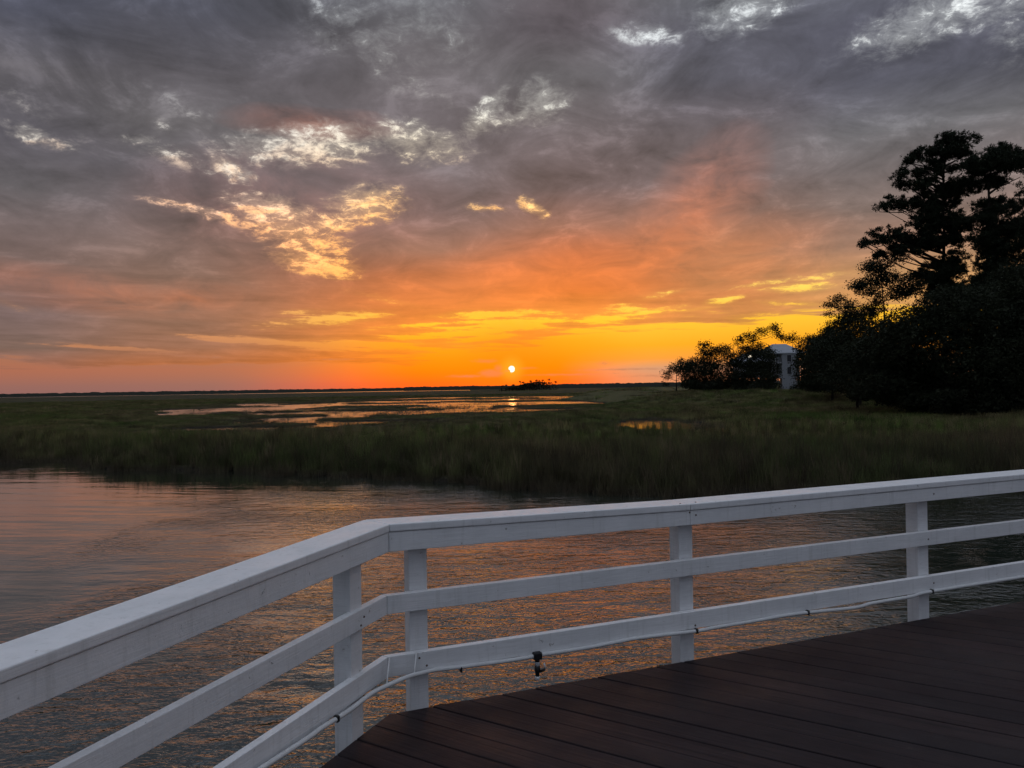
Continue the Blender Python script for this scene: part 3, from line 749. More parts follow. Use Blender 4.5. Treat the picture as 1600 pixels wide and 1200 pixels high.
def build_grass():
    near = [tuft_mesh('near_tuft_' + 'a' * k, 34, .26, .45, 1.12, .019) for k in range(1, 5)]
    midt = [tuft_mesh('mid_tuft_' + 'a' * k, 70, .95, .5, 1.05, .026, 2) for k in range(1, 5)]
    fart = [tuft_mesh('far_tuft_' + 'a' * k, 90, 2.6, .45, 1.0, .07, 2) for k in range(1, 4)]
    g = np.random.default_rng(5)
    Ps, Rs, Ss, Is = [], [], [], []
    def sow(n, r0, r1, half, i0, ni, sc):
        u = g.random(n)
        r = np.sqrt(r0 * r0 + u * (r1 * r1 - r0 * r0))
        th = np.radians((g.random(n) * 2 - 1) * half)
        x, y = r * np.sin(th), r * np.cos(th)
        w = wet(x, y)
        l = land(x, y)
        # stems thin out at the water's edge, with stragglers standing in it
        lim = np.where(poly_in(x, y, BASIN) > -4, .9, .5)
        keep = (w < lim * (g.random(n) ** 2)) & (l < 6 + 4 * g.random(n)) & (np.cos(th) > 0)
        pond = (1 - np.hypot((x - 13.0) / 3.4, (y - 67) / 11.0)) > -.3
        keep |= pond & (g.random(n) < .2) & (w > 0)
        keep |= (poly_in(x, y, BASIN) > -2) & (g.random(n) < .22)
        x, y, w = x[keep], y[keep], w[keep]
        z = ground_z(x, y)
        z = np.maximum(z, -.25) - .03
        d = y - bank_y(x)
        # tall on the creek levee, short on the flooded flats round the pans
        edge_ = np.clip((d - (fbm(x / 1.7, y / 1.7, 77, 3) - .5) * 5) / 4.0, 0, 1)
        tall = .50 + .62 * sstep(18, 3, d) * (.35 + .65 * edge_) + .34 * (fbm(x / 7, y / 7, 70) - .5) * 2 * .6 + .55 * (fbm(x / 1.3, y / 1.6, 75, 3) - .5)
        flats = sstep(-24, 0, poly_in(x, y, BASIN))
        tall = tall * (1 - .52 * flats)
        tall = tall * (1 - .5 * sstep(1.0, .4, np.hypot((x - 12) / 9.0, (y - 60) / 24.0)))
        tall = tall * (1 + .25 * sstep(15, 40, x) * sstep(70, 40, y))
        tall = np.where(w > .3, .42 + .25 * g.random(len(x)), tall)   # stems standing in the pans
        nz = len(x)
        s = np.stack([np.full(nz, sc), np.full(nz, sc), tall * (0.65 + .7 * g.random(nz) ** 1.5) * 1.08], 1)
        Ps.append(np.stack([x, y, z], 1)); Rs.append(g.random(nz) * 6.283); Ss.append(s); Is.append(i0 + g.integers(0, ni, nz))
    sow(30000, 22, 62, 42, 0, 4, 1.0)
    sow(1500, 22, 60, 42, 0, 4, .8)
    Ss[-1][:, 2] = Ss[-1][:, 2] * .3 + 1.0     # a few tall flowering clumps
    sow(22000, 58, 150, 40, 4, 4, 1.0)
    sow(16000, 145, 420, 38, 8, 3, 1.0)
    P, R_, S_, I_ = np.concatenate(Ps), np.concatenate(Rs), np.concatenate(Ss), np.concatenate(Is)
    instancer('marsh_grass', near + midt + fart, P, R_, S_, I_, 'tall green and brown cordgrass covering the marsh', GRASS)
build_grass()

# pale sandy track between the trees and the marsh
def build_path():
    bm = bmesh.new()
    L = [(65.5, 139), (63.6, 134), (61.8, 129), (58.6, 123)]
    vs = []
    for k, (x, y) in enumerate(L):
        for d in (0, 3.6):
            zz = float(ground_z(np.array([x + d]), np.array([y + d * .4]))[0])
            vs.append(bm.verts.new((x + d, y + d * .4, zz + .12)))
    for k in range(len(L) - 1):
        bm.faces.new((vs[2 * k], vs[2 * k + 1], vs[2 * k + 3], vs[2 * k + 2]))
    o = bm_obj('path', bm, SAND)
    tag(o, 'pale sandy track at the foot of the trees', kind='structure')
build_path()

# far wooded shore
def build_far_wood():
    n = 900
    th = np.radians(np.linspace(-44, 30, n))
    V, Q = [], []
    depth = [0, 20, 60, 160]
    for i, t in enumerate(th):
        deg = math.degrees(t)
        D = 2600 + 500 * math.sin(deg * .11 + 1) + (300 if deg < -8 else -300)
        h = 11.0 + 6 * float(fbm(np.array([deg * .35]), np.array([.5]), 80)[0]) + 5.5 * float(fbm(np.array([deg * 3.1]), np.array([1.5]), 90, 5)[0])
        h *= np.interp(deg, [-44, -30, -12, -2, 6, 12, 30], [.62, .62, .66, .8, 1.0, .9, .8])
        for k, dd in enumerate(depth):
            hh = (.0 if k == 0 else h * (.86, 1.0, .9)[k - 1]) + (0 if k == 0 else random.uniform(-.8, .8))
            V.append(((D + dd) * math.sin(t), (D + dd) * math.cos(t), hh if k else -.5))
    m = len(depth)
    for i in range(n - 1):
        for k in range(m - 1):
            Q.append((i * m + k, i * m + m + k, i * m + m + k + 1, i * m + k + 1))
    o = obj('distant_woods', mesh_np('distant_woods', V, Q, FARWOOD))
    tag(o, 'thin dark line of woods on the far shore', kind='stuff')
build_far_wood()

# ------------------------------------------------------------------ deck
DZ = 2.0
KX, KY = DECK_CORNER
AR, AL = rad(22.3), rad(68.4)
UR, UL = Vector((math.cos(AR), math.sin(AR))), Vector((math.cos(AL), math.sin(AL)))
NR, NL = Vector((UR.y, -UR.x)), Vector((UL.y, -UL.x))        # pointing in over the deck
K = Vector((KX, KY))

def clip_half(poly, n, c):
    out = []
    for i in range(len(poly)):
        a, b = poly[i], poly[(i + 1) % len(poly)]
        da, db = a.dot(n) - c, b.dot(n) - c
        if da <= 0: out.append(a)
        if (da < 0) != (db < 0):
            out.append(a + (b - a) * (da / (da - db)))
    return out

def build_deck():
    root = empty('deck', (K.x, K.y, DZ), 'dark brown plank deck inside the white railing', 'deck')
    p1 = K + UR * 5.4
    a2 = AR - rad(45)
    p2 = p1 + Vector((math.cos(a2), math.sin(a2))) * 3.2
    p3 = p2 + Vector((-math.sin(AR), math.cos(AR))) * -3.4
    p6 = K - UL * 5.2
    p5 = p6 + Vector((math.cos(AL - rad(90 + 45)), math.sin(AL - rad(90 + 45)))) * 1.6
    poly = [K, p6, p5, p3, p2, p1]
    ang = rad(-32.5)
    U = Vector((math.cos(ang), math.sin(ang))); W = Vector((-U.y, U.x))
    lo, hi = min(p.dot(W) for p in poly), max(p.dot(W) for p in poly)
    # phase so that a seam passes where the photo shows one
    pitch = .1445
    c = lo - ((lo - Vector((-.07, 3.78)).dot(W)) % pitch)
    k = 0
    r = random.Random(3)
    while c < hi:
        gap = r.choice((.005, .006, .009, .014))
        s = clip_half(clip_half([Vector(p) for p in poly], W, c + pitch - gap / 2), -W, -(c + .002))
        if len(s) >= 3:
            ctr = sum((v.to_3d() for v in s), Vector()) / len(s)
            bm = bmesh.new()
            loc = [((v.to_3d() - ctr).dot(U.to_3d()), (v.to_3d() - ctr).dot(W.to_3d())) for v in s]
            area = sum(loc[i][0] * loc[(i + 1) % len(loc)][1] - loc[(i + 1) % len(loc)][0] * loc[i][1] for i in range(len(loc)))
            if abs(area) > 1e-3:
                bm_prism(bm, loc, -.034, 0)
                try: bevel(bm, .003, 1)
                except Exception: pass
                o = bm_obj('plank', bm, DECK, root)
                o.matrix_parent_inverse = Matrix()
                o.location = (ctr.x - K.x, ctr.y - K.y, r.uniform(-.0015, .0015))
                o.rotation_euler = (0, 0, ang)
            else:
                bm.free()
        c += pitch; k += 1
    # rim joist under the edge boards and the piles that carry the deck
    for a, b in ((K, p6), (K, p1)):
        d = (b - a).normalized(); nn = Vector((-d.y, d.x))
        if nn.dot(Vector((1, 1)) - a) < 0: nn = -nn
        bm = bmesh.new()
        q = [a + nn * .03, b + nn * .03, b + nn * .075, a + nn * .075]
        bm_prism(bm, [(v.x - K.x, v.y - K.y) for v in q], -.29, -.037)
        bm_obj('rim_joist', bm, RIM, root)
    for v in (K + UR * .5 + NR * .45, K + UR * 3.6 + NR * .45, K - UL * 3.4 + NL * .45):
        me = tube_mesh('pile', [(0, 0, -4.0), (0, 0, -.04)], [.14, .13], RIM, 12)
        obj('pile', me, root, (v.x - K.x, v.y - K.y, 0))
build_deck()

# ------------------------------------------------------------------ railing
def board(name, parent, A, B, n, d0, d1, z0a, z1a, z0b, z1b, cutA=None, cutB=None, bev=.004, mat=None):
    """plank along A->B (2D points on the deck edge), spanning offsets d0..d1 along n and heights that may differ at
    the two ends; cutA / cutB are mitre directions (2D) at the ends, else square"""
    u = (B - A).normalized()
    def shift(P, d, cut):
        if cut is None: return P + n * d
        c = cut / cut.dot(n)
        return P + c * d
    bm = bmesh.new()
    vs = []
    for P, cut, z0, z1 in ((A, cutA, z0a, z1a), (B, cutB, z0b, z1b)):
        for d in (d0, d1):
            q = shift(P, d, cut)
            for z in (z0, z1):
                vs.append(bm.verts.new((q.x - K.x, q.y - K.y, z - DZ)))
    i = lambda e, d, z: vs[e * 4 + d * 2 + z]
    for f in ((i(0,0,0), i(0,0,1), i(1,0,1), i(1,0,0)), (i(0,1,0), i(1,1,0), i(1,1,1), i(0,1,1)), (i(0,0,1), i(0,1,1), i(1,1,1), i(1,0,1)),
              (i(0,0,0), i(1,0,0), i(1,1,0), i(0,1,0)), (i(0,0,0), i(0,1,0), i(0,1,1), i(0,0,1)), (i(1,0,0), i(1,0,1), i(1,1,1), i(1,1,0))):
        bm.faces.new(f)
    bmesh.ops.recalc_face_normals(bm, faces=bm.faces)
    bevel(bm, bev, 3)
    o = bm_obj(name, bm, mat or WHITE, parent)
    for p in o.data.polygons: p.use_smooth = False
    return o

def build_railing():
    root = empty('railing', (K.x, K.y, DZ), 'white painted three-rail wooden railing bending round the deck corner', 'railing')
    mit = (NR + NL).normalized()
    EYE = 3.5
    g = .0015
    tC, tE, sE = 1.644, 5.38, -4.6
    KC = K - UR * .025
    KR, KL = KC + UR * g, KC - UL * g
    C_, E_ = K + UR * tC, K + UR * tE
    Ls = KC + UL * sE
    slope = .040 / 1.75
    # height of the top surface along the railing (the old boards sag a little)
    zK, zC, zE = EYE - .612, EYE - .637, EYE - .624
    zL = EYE - .608 + slope * sE
    # cap boards
    board('cap_board', root, KR, C_ - UR * .001, NR, -.120, .064, zK - .036, zK, zC - .036, zC, cutA=mit, bev=.007)
    board('cap_board', root, C_ + UR * .001, E_, NR, -.120, .064, zC - .036, zC, zE - .036, zE, bev=.007)
    board('cap_board', root, KL, Ls, NL, -.120, .064, zK - .036, zK, zL - .036, zL, cutA=mit, bev=.007)
    # top rail under the cap
    board('top_rail', root, KR, C_ - UR * .001, NR, 0, .058, zK - .128, zK - .0375, zC - .115, zC - .0375, cutA=mit)
    board('top_rail', root, C_ + UR * .001, E_, NR, 0, .058, zC - .115, zC - .0375, zE - .118, zE - .0375)
    board('top_rail', root, KL, Ls, NL, 0, .058, zK - .128, zK - .0375, zL - .122, zL - .0375, cutA=mit)
    # middle and lower rails
    for nm, za, h in (('middle_rail', .943, .087), ('lower_rail', 1.224, .094)):
        z = EYE - za
        board(nm, root, KR, E_, NR, .001, .038, z - h, z, z - h, z, cutA=mit)
        zl = z + slope * .75 * sE
        board(nm, root, KL, Ls, NL, .001, .038, z - h, z, zl - h, zl, cutA=mit)
    # posts
    def post(P, u, n, ztop):
        bm = bmesh.new()
        q = [P - n * .002, P + u * .089 - n * .002, P + u * .089 - n * .091, P - n * .091]
        bm_prism(bm, [(v.x - K.x, v.y - K.y) for v in q], -.32, ztop - DZ)
        bevel(bm, .004, 2)
        bm_obj('post', bm, WHITE, root)
    post(K + UR * (.145 - .040), UR, NR, zK - .039)
    post(K + UR * (1.644 - .036), UR, NR, zC - .039)
    post(K + UR * (3.433 - .036), UR, NR, zE - .041)
    post(K + UR * 5.2, UR, NR, zE - .039)
    post(K + UL * (-.298), UL, NL, zK - .047)
    post(K + UL * (-2.1), UL, NL, zK - .10)
    post(K + UL * (-3.9), UL, NL, zK - .14)
    # screws
    me = bpy.data.meshes.new('screw')
    bm = bmesh.new()
    bmesh.ops.create_cone(bm, cap_ends=True, segments=10, radius1=.0052, radius2=.004, depth=.003)
    bm.to_mesh(me); bm.free(); me.materials.append(SCREW)
    def screw(P, n, z):
        o = obj('screw', me, root, (P.x - K.x, P.y - K.y, z - DZ))
        o.rotation_euler = n.to_3d().to_track_quat('Z', 'Y').to_euler()
    for s_, u, n, L in ((1.66, UR, NR, ((.02, -.70), (-.02, -.683), (.018, -1.30))), (3.45, UR, NR, ((.02, -.705), (-.01, -.99), (.03, -1.27))), (-.275, UL, NL, ((.02, -.975), (-.005, -1.005))), (.15, UR, NR, ((.025, -1.29), (-.01, -1.25)))):
        for du, dz in L:
            off = .0595 if dz > -.8 else .0395
            screw(K + u * (s_ + du) + n * off, n, EYE + dz)
    for s_ in (1.60, 1.70):
        o = obj('screw', me, root, ((K + UR * s_ + NR * .03).x - K.x, (K + UR * s_ + NR * .03).y - K.y, zC - DZ + .0012))
build_railing()

# ------------------------------------------------------------------ hose strapped under the lower rail
def build_hose():
    P = [Vector(p) for p in HOSE]
    d = (P[-1] - P[-2]).normalized()
    P += [P[-1] + d * .5, P[-1] + d * 1.4]
    d0 = (P[0] - P[1]).normalized()
    P = [P[0] + d0 * .9] + P
    # smooth
    Q = []
    for i in range(len(P) - 1):
        p0, p1, p2, p3 = P[max(i - 1, 0)], P[i], P[i + 1], P[min(i + 2, len(P) - 1)]
        for k in range(5):
            t = k / 5
            Q.append(.5 * ((2 * p1) + (p2 - p0) * t + (2 * p0 - 5 * p1 + 4 * p2 - p3) * t * t + (3 * p1 - p0 - 3 * p2 + p3) * t ** 3))
    Q.append(P[-1])
    base = Q[len(Q) // 2].copy()
    root = empty('hose', base, 'white hose strapped along the underside of the lower rail', 'hose')
    obj('hose_line', tube_mesh('hose_line', [q - base for q in Q], [.0105] * len(Q), HOSEM, 10), root)
    # white zip ties round rail and hose near the corner
    def near(x):
        return min(Q, key=lambda q: abs(q.x - x))
    def tie(A, B, w=.0045):
        pts = [Vector(A) - base, (Vector(A) + Vector(B)) / 2 - base, Vector(B) - base]
        obj('zip_tie', tube_mesh('zip_tie', pts, [w * .8] * 3, HOSEM, 6), root)
    for s_, u, n in ((.125, UR, NR), (-.055, UL, NL)):
        p = K + u * s_ + n * .041
        q = near(p.x)
        tie((p.x, p.y, 3.5 - 1.222), (q.x, q.y - .008, q.z - .008))
    # black clips
    def clip(t_, u, n, dz=0.0, sz=.014):
        sz *= .7
        p = K + u * t_ + n * .047
        q = near(p.x)
        bm = bmesh.new()
        bm_box(bm, -sz, sz, -.013, .013, -.013, .014)
        bevel(bm, .004, 1)
        o = bm_obj('clip', bm, BLACK, root, (q.x - base.x, q.y - base.y, q.z - base.z + dz))
        o.rotation_euler = (0, 0, math.atan2(u.y, u.x))
    for t_ in (2.45, 3.43, 1.66):
        clip(t_, UR, NR, 0, .011)
    clip(.33, UR, NR, -.012, .007)
    clip(-.47, UL, NL, 0, .012)
    # the valve hanging from the hose
    q = near(.115)
    v = empty('hose_valve', (q.x, q.y - .003, q.z), 'small black and white valve hanging from the hose below the lower rail', 'valve')
    def lathe(name, prof, mat, loc=(0, 0, 0)):
        pts = [(0, 0, z) for r_, z in prof]
        o = obj(name, tube_mesh(name, pts, [r_ for r_, z in prof], mat, 14), v, loc)
        return o
    bm = bmesh.new(); bm_box(bm, -.021, .021, -.018, .018, -.016, .018); bevel(bm, .005, 2)
    o = bm_obj('tee_fitting', bm, BLACK, v); o.rotation_euler = (0, 0, AR)
    lathe('neck', [(.013, -.015), (.012, -.028)], BLACK)
    lathe('collar', [(.0115, -.028), (.013, -.030), (.013, -.047), (.0115, -.049)], GREYP)
    lathe('valve_body', [(.011, -.049), (.0145, -.053), (.0145, -.075), (.011, -.083), (.010, -.100)], BLACK)
    lathe('outlet', [(.0105, -.100), (.0125, -.103), (.0125, -.114), (.010, -.117)], HOSEM)
    obj('lever_arm', tube_mesh('lever_arm', [(.010, -.004, -.075), (.030, -.008, -.070), (.037, -.008, -.060)], [.007, .007, .005], BLACK, 8), v)
    obj('lever', tube_mesh('lever', [(.036, -.008, -.060), (.036, -.008, -.045), (.033, -.008, -.034)], [.004, .005, .004], HOSEM, 8), v)
build_hose()

# ------------------------------------------------------------------ trees
def scatter_in(pads, y0, n, g, flat=.75):
    """points in ellipsoid pads (x, z, rx, rz), spread in depth as far as the pad is wide"""
    w = np.array([p[2] * p[3] ** .8 for p in pads]); w = w / w.sum()
    ci = g.choice(len(pads), n, p=w)
    pd = np.array(pads)[ci]
    d = g.normal(size=(n, 3)) * .58
    d /= np.maximum(1.0, np.linalg.norm(d, axis=1))[:, None]
    d *= np.where(g.random(n) < .05, 1.3, 1.0)[:, None]
    r = np.ones(n)
    dep = np.array([random.Random(int(i * 91 + y0)).uniform(-1, 1) * .9 for i in range(len(pads))])[ci] * np.maximum(pd[:, 2], 1.0)
    return np.stack([pd[:, 0] + d[:, 0] * r * pd[:, 2], y0 + dep + d[:, 1] * r * np.maximum(pd[:, 2], .8), pd[:, 1] + d[:, 2] * r * pd[:, 3]], 1)

def leaf_quads(C, size, g, tilt=1.0):
    n = len(C)
    a = g.normal(size=(n, 3)); a /= np.linalg.norm(a, axis=1)[:, None]
    b = g.normal(size=(n, 3)); b -= a * (a * b).sum(1)[:, None]; b /= np.linalg.norm(b, axis=1)[:, None]
    s = (size * (.55 + .9 * g.random(n)))[:, None]
    V = np.stack([C - a * s, C - b * s * .42, C + a * s, C + b * s * .42], 1).reshape(-1, 3)
    return V, np.arange(4 * n).reshape(-1, 4)

def needle_tufts(C, length, g, per=12):
    """each tuft a spray of needle-bundle triangles, mostly up and out"""
    n = len(C)
    ax = g.normal(size=(n, 3)); ax[:, 2] = np.abs(ax[:, 2]) * .8 + .25; ax /= np.linalg.norm(ax, axis=1)[:, None]
    d = np.repeat(ax, per, 0) + g.normal(size=(n * per, 3)) * .75
    d /= np.linalg.norm(d, axis=1)[:, None]
    s = np.cross(d, g.normal(size=d.shape)); s /= np.linalg.norm(s, axis=1)[:, None]
    o = np.repeat(C, per, 0)
    L = (length * (.6 + .6 * g.random(n * per)))[:, None]
    V = np.stack([o - s * .014, o + s * .014, o + d * L * .6 + s * .024, o + d * L, o + d * L * .6 - s * .024], 1).reshape(-1, 3)
    k = np.arange(n * per)[:, None] * 5
    return V, np.concatenate([k + np.array([[0, 1, 2]]), k + np.array([[0, 2, 4]]), k + np.array([[4, 2, 3]])], 0)

def wood(paths, y0, r0, g, n=7):
    """trunk and limbs in one mesh: list of (points(x,z) or (x,y,z), r_start, r_end)"""
    V, Q = [], []
    for pts, ra, rb in paths:
        P = [Vector((p[0], y0, p[1])) if len(p) == 2 else Vector(p) for p in pts]
        # subdivide with a wobble
        S_ = [P[0]]
        for a, b in zip(P[:-1], P[1:]):
            m = max(2, int((b - a).length / 1.2))
            for k in range(1, m + 1):
                w = Vector((g.normal(), g.normal(), g.normal() * .4)) * (.05 if k < m else 0) * min(1.0, (b - a).length * .5)
                S_.append(a.lerp(b, k / m) + w)
        R = [ra + (rb - ra) * (i / (len(S_) - 1)) ** .8 for i in range(len(S_))]
        v, f = tube_arrays(S_, R, n)
        o = len(V)
        V += v; Q += [tuple(i + o for i in q) for q in f]
    return V, Q

def nearest_on(path, x, z, low):
    """attach point on the trunk a bit below a pad"""
    best = None
    for (x1, z1), (x2, z2) in zip(path[:-1], path[1:]):
        for k in range(9):
            px, pz = x1 + (x2 - x1) * k / 8, z1 + (z2 - z1) * k / 8
            d = math.hypot(px - x, (pz - (z - low)) * 1.3)
            if best is None or d < best[0]: best = (d, px, pz)
    return best[1], best[2]

def build_tree(name, T, label, cat, group, kind, seed, density, leaf=None, mat=None, r0=.25):
    g = np.random.default_rng(seed)
    y0 = T['y']; tr = T['trunk']; pads = list(T['pads'])
    if kind == 'pine':     # smaller sprays along the boughs, between trunk and outer clumps
        for p in list(pads):
            ax, az = nearest_on(tr, p[0], p[1], .2)
            f = g.uniform(.35, .8)
            pads.append((round(ax + (p[0] - ax) * f, 2), round(az + (p[1] - az) * f + g.uniform(-.5, .5), 2), p[2] * .6, p[3] * .6))
    gz = float(ground_z(np.array([tr[0][0]]), np.array([y0]))[0])
    tr = [(tr[0][0], gz - .3)] + [p for p in tr[1:] if p[1] > gz + .5]
    base = (tr[0][0], y0, gz)
    root = empty(name, base, label, cat, group)
    shift = np.array(base)
    paths = [(tr, r0, r0 * .22)]
    for l in T.get('limbs', []):
        paths.append((l, r0 * .36, .03))
    dep = [random.Random(int(i * 91 + y0)).uniform(-1, 1) * .9 * max(p[2], 1.0) for i, p in enumerate(pads)]
    for i, p in enumerate(pads):
        ax, az = nearest_on(tr, p[0], p[1], .35 * abs(p[0] - tr[-1][0]) + .3)
        e = Vector((p[0], y0 + dep[i], p[1] - .15 * p[3]))
        a = Vector((ax, y0, az))
        m = a.lerp(e, .55) + Vector((0, 0, -.06 * (e - a).length))
        paths.append(([tuple(a), tuple(m), tuple(e)], max(.05, r0 * .24), .022))
        for s in range(3):
            q = e + Vector((g.uniform(-1, 1) * p[2], g.uniform(-1, 1) * p[2] * .7, g.uniform(-.3, .9) * p[3])) * .8
            paths.append(([tuple(m.lerp(e, .7)), tuple(q)], .035, .012))
    V, Q = wood(paths, y0, r0, g)
    obj('trunk', mesh_np('trunk', np.array(V) - shift, Q, BARK, True), root)
    if kind == 'pine':
        vol = sum(p[2] * p[3] for p in pads)
        nsub = int(vol * density)
        sub = scatter_in(pads, y0, nsub, g)
        C = np.repeat(sub, 10, 0) + g.normal(size=(nsub * 10, 3)) * np.array([.17, .17, .11])
        V, Fc = needle_tufts(C, .30, g, 8)
    else:
        vol = sum(p[2] * p[3] for p in pads)
        nsub = int(vol * density)
        sub = scatter_in(pads, y0, nsub, g)
        per = 24
        C = np.repeat(sub, per, 0) + g.normal(size=(nsub * per, 3)) * np.array([.34, .34, .22]) * (leaf / .16)
        V, Fc = leaf_quads(C, leaf * .78, g)
    obj('crown', mesh_np('crown', V - shift, Fc, mat), root)
    return root

PG = 'pine trees at the marsh edge'
build_tree('pine_tree', PINE_A, 'tallest pine, left of the two, with long limbs reaching over the marsh', 'tree', PG, 'pine', 1, 40.0, mat=NEEDLE, r0=.34)
build_tree('pine_tree', PINE_B, 'slightly shorter pine just right of the tallest pine', 'tree', PG, 'pine', 2, 40.0, mat=NEEDLE, r0=.33)
build_tree('pine_tree', PINE_C, 'pine cut off by the right edge of the picture', 'tree', PG, 'pine', 3, 12.0, mat=NEEDLE, r0=.30)
LAB = {
    'oak_a': ('broadleaf tree below the long left limbs of the tallest pine', .15, 13),
    'oak_b': ('lower broadleaf tree with feathery left side, left of the pines', .15, 12),
    'oak_c': ('dense dark tree filling the space under the tallest pine', .17, 15),
    'oak_d': ('dense dark tree under the shorter pine', .17, 15),
    'oak_e': ('dark rounded tree behind the feathery tree left of the pines', .17, 14),
    'oak_f': ('dense dark tree at the right edge below the cut-off pine', .17, 14),
    'oak_g': ('small bushy tree beside the pale track', .17, 13),
    'row_a': ('small open tree at the far left end of the tree row', .20, 9),
    'row_b': ('low round tree, second from the left end of the row', .21, 11),
    'row_c': ('tree with a narrow top knot, third from the left end of the row', .21, 11),
    'row_d': ('flat-topped tree between the top-knot tree and the arching tree', .21, 11),
    'row_e': ('tall arching tree with airy crown left of the house roof', .20, 9),
    'row_f': ('dark tree standing in front of the left half of the house', .20, 11),
    'row_g': ('tree showing just above the roof of the house', .20, 8),
    'row_h': ('tree screening the right side of the house', .19, 9),
    'row_i': ('dark tree with sparse top, second to the right of the house', .18, 11),
    'row_j': ('broad dark tree between the house and the feathery tree', .18, 12),
}
for i, (k, (lab, leaf, den)) in enumerate(LAB.items()):
    build_tree('broadleaf_tree', BROADLEAF[k], lab, 'tree', 'trees along the marsh edge', 'leaf', 20 + i, den * (2.4 if k.startswith('row') else 4.2), leaf=leaf, mat=LEAF, r0=.16 if k.startswith('row') else .2)

SHL = ['low dark shrub beside the end of the pale track', 'dark shrub below the left limbs of the tallest pine', 'large dark shrub at the foot of the tallest pine', 'large dark shrub at the foot of the shorter pine', 'dark shrub at the right edge of the picture',
       'small shrub left of the pale track end', 'tall dark shrub filling the gap behind the track end', 'tall dark thicket shrub between the two big pines',
       'low shrub under the left end of the tree row', 'low shrub under the middle of the tree row', 'low shrub at the left foot of the house', 'wide low shrub right of the house', 'small shrub at the right foot of the house']
for i, (x, y, z, rx, rz) in enumerate(SHRUBS):
    g = np.random.default_rng(70 + i)
    gz = float(ground_z(np.array([x]), np.array([y]))[0])
    base = np.array((x, y, gz))
    root = empty('shrub', tuple(base), SHL[i], 'shrub', 'shrubs under the trees')
    zc = max(z, gz + rz * .6)
    pads = [(x + g.uniform(-.8, .8) * rx, zc + g.uniform(-.5, .5) * rz, rx * g.uniform(.35, .6), rz * g.uniform(.45, .7)) for k in range(9)]
    paths = [([(x + g.uniform(-.3, .3) * rx, y, gz - .2), (p[0] * .5 + x * .5, y, (gz + p[1]) / 2), (p[0], y + g.uniform(-.5, .5), p[1])], .05, .012) for p in pads]
    V, Q = wood(paths, y, .05, g, 5)
    obj('stem', mesh_np('stem', np.array(V) - base, Q, BARK, True), root)
    n = int(rx * rz * 130)
    sub = scatter_in(pads, y, n, g)
    C = np.repeat(sub, 16, 0) + g.normal(size=(n * 16, 3)) * .22
    V, Fc = leaf_quads(C, .15, g)
    obj('foliage', mesh_np('foliage', V - base, Fc, SHRUBM), root)

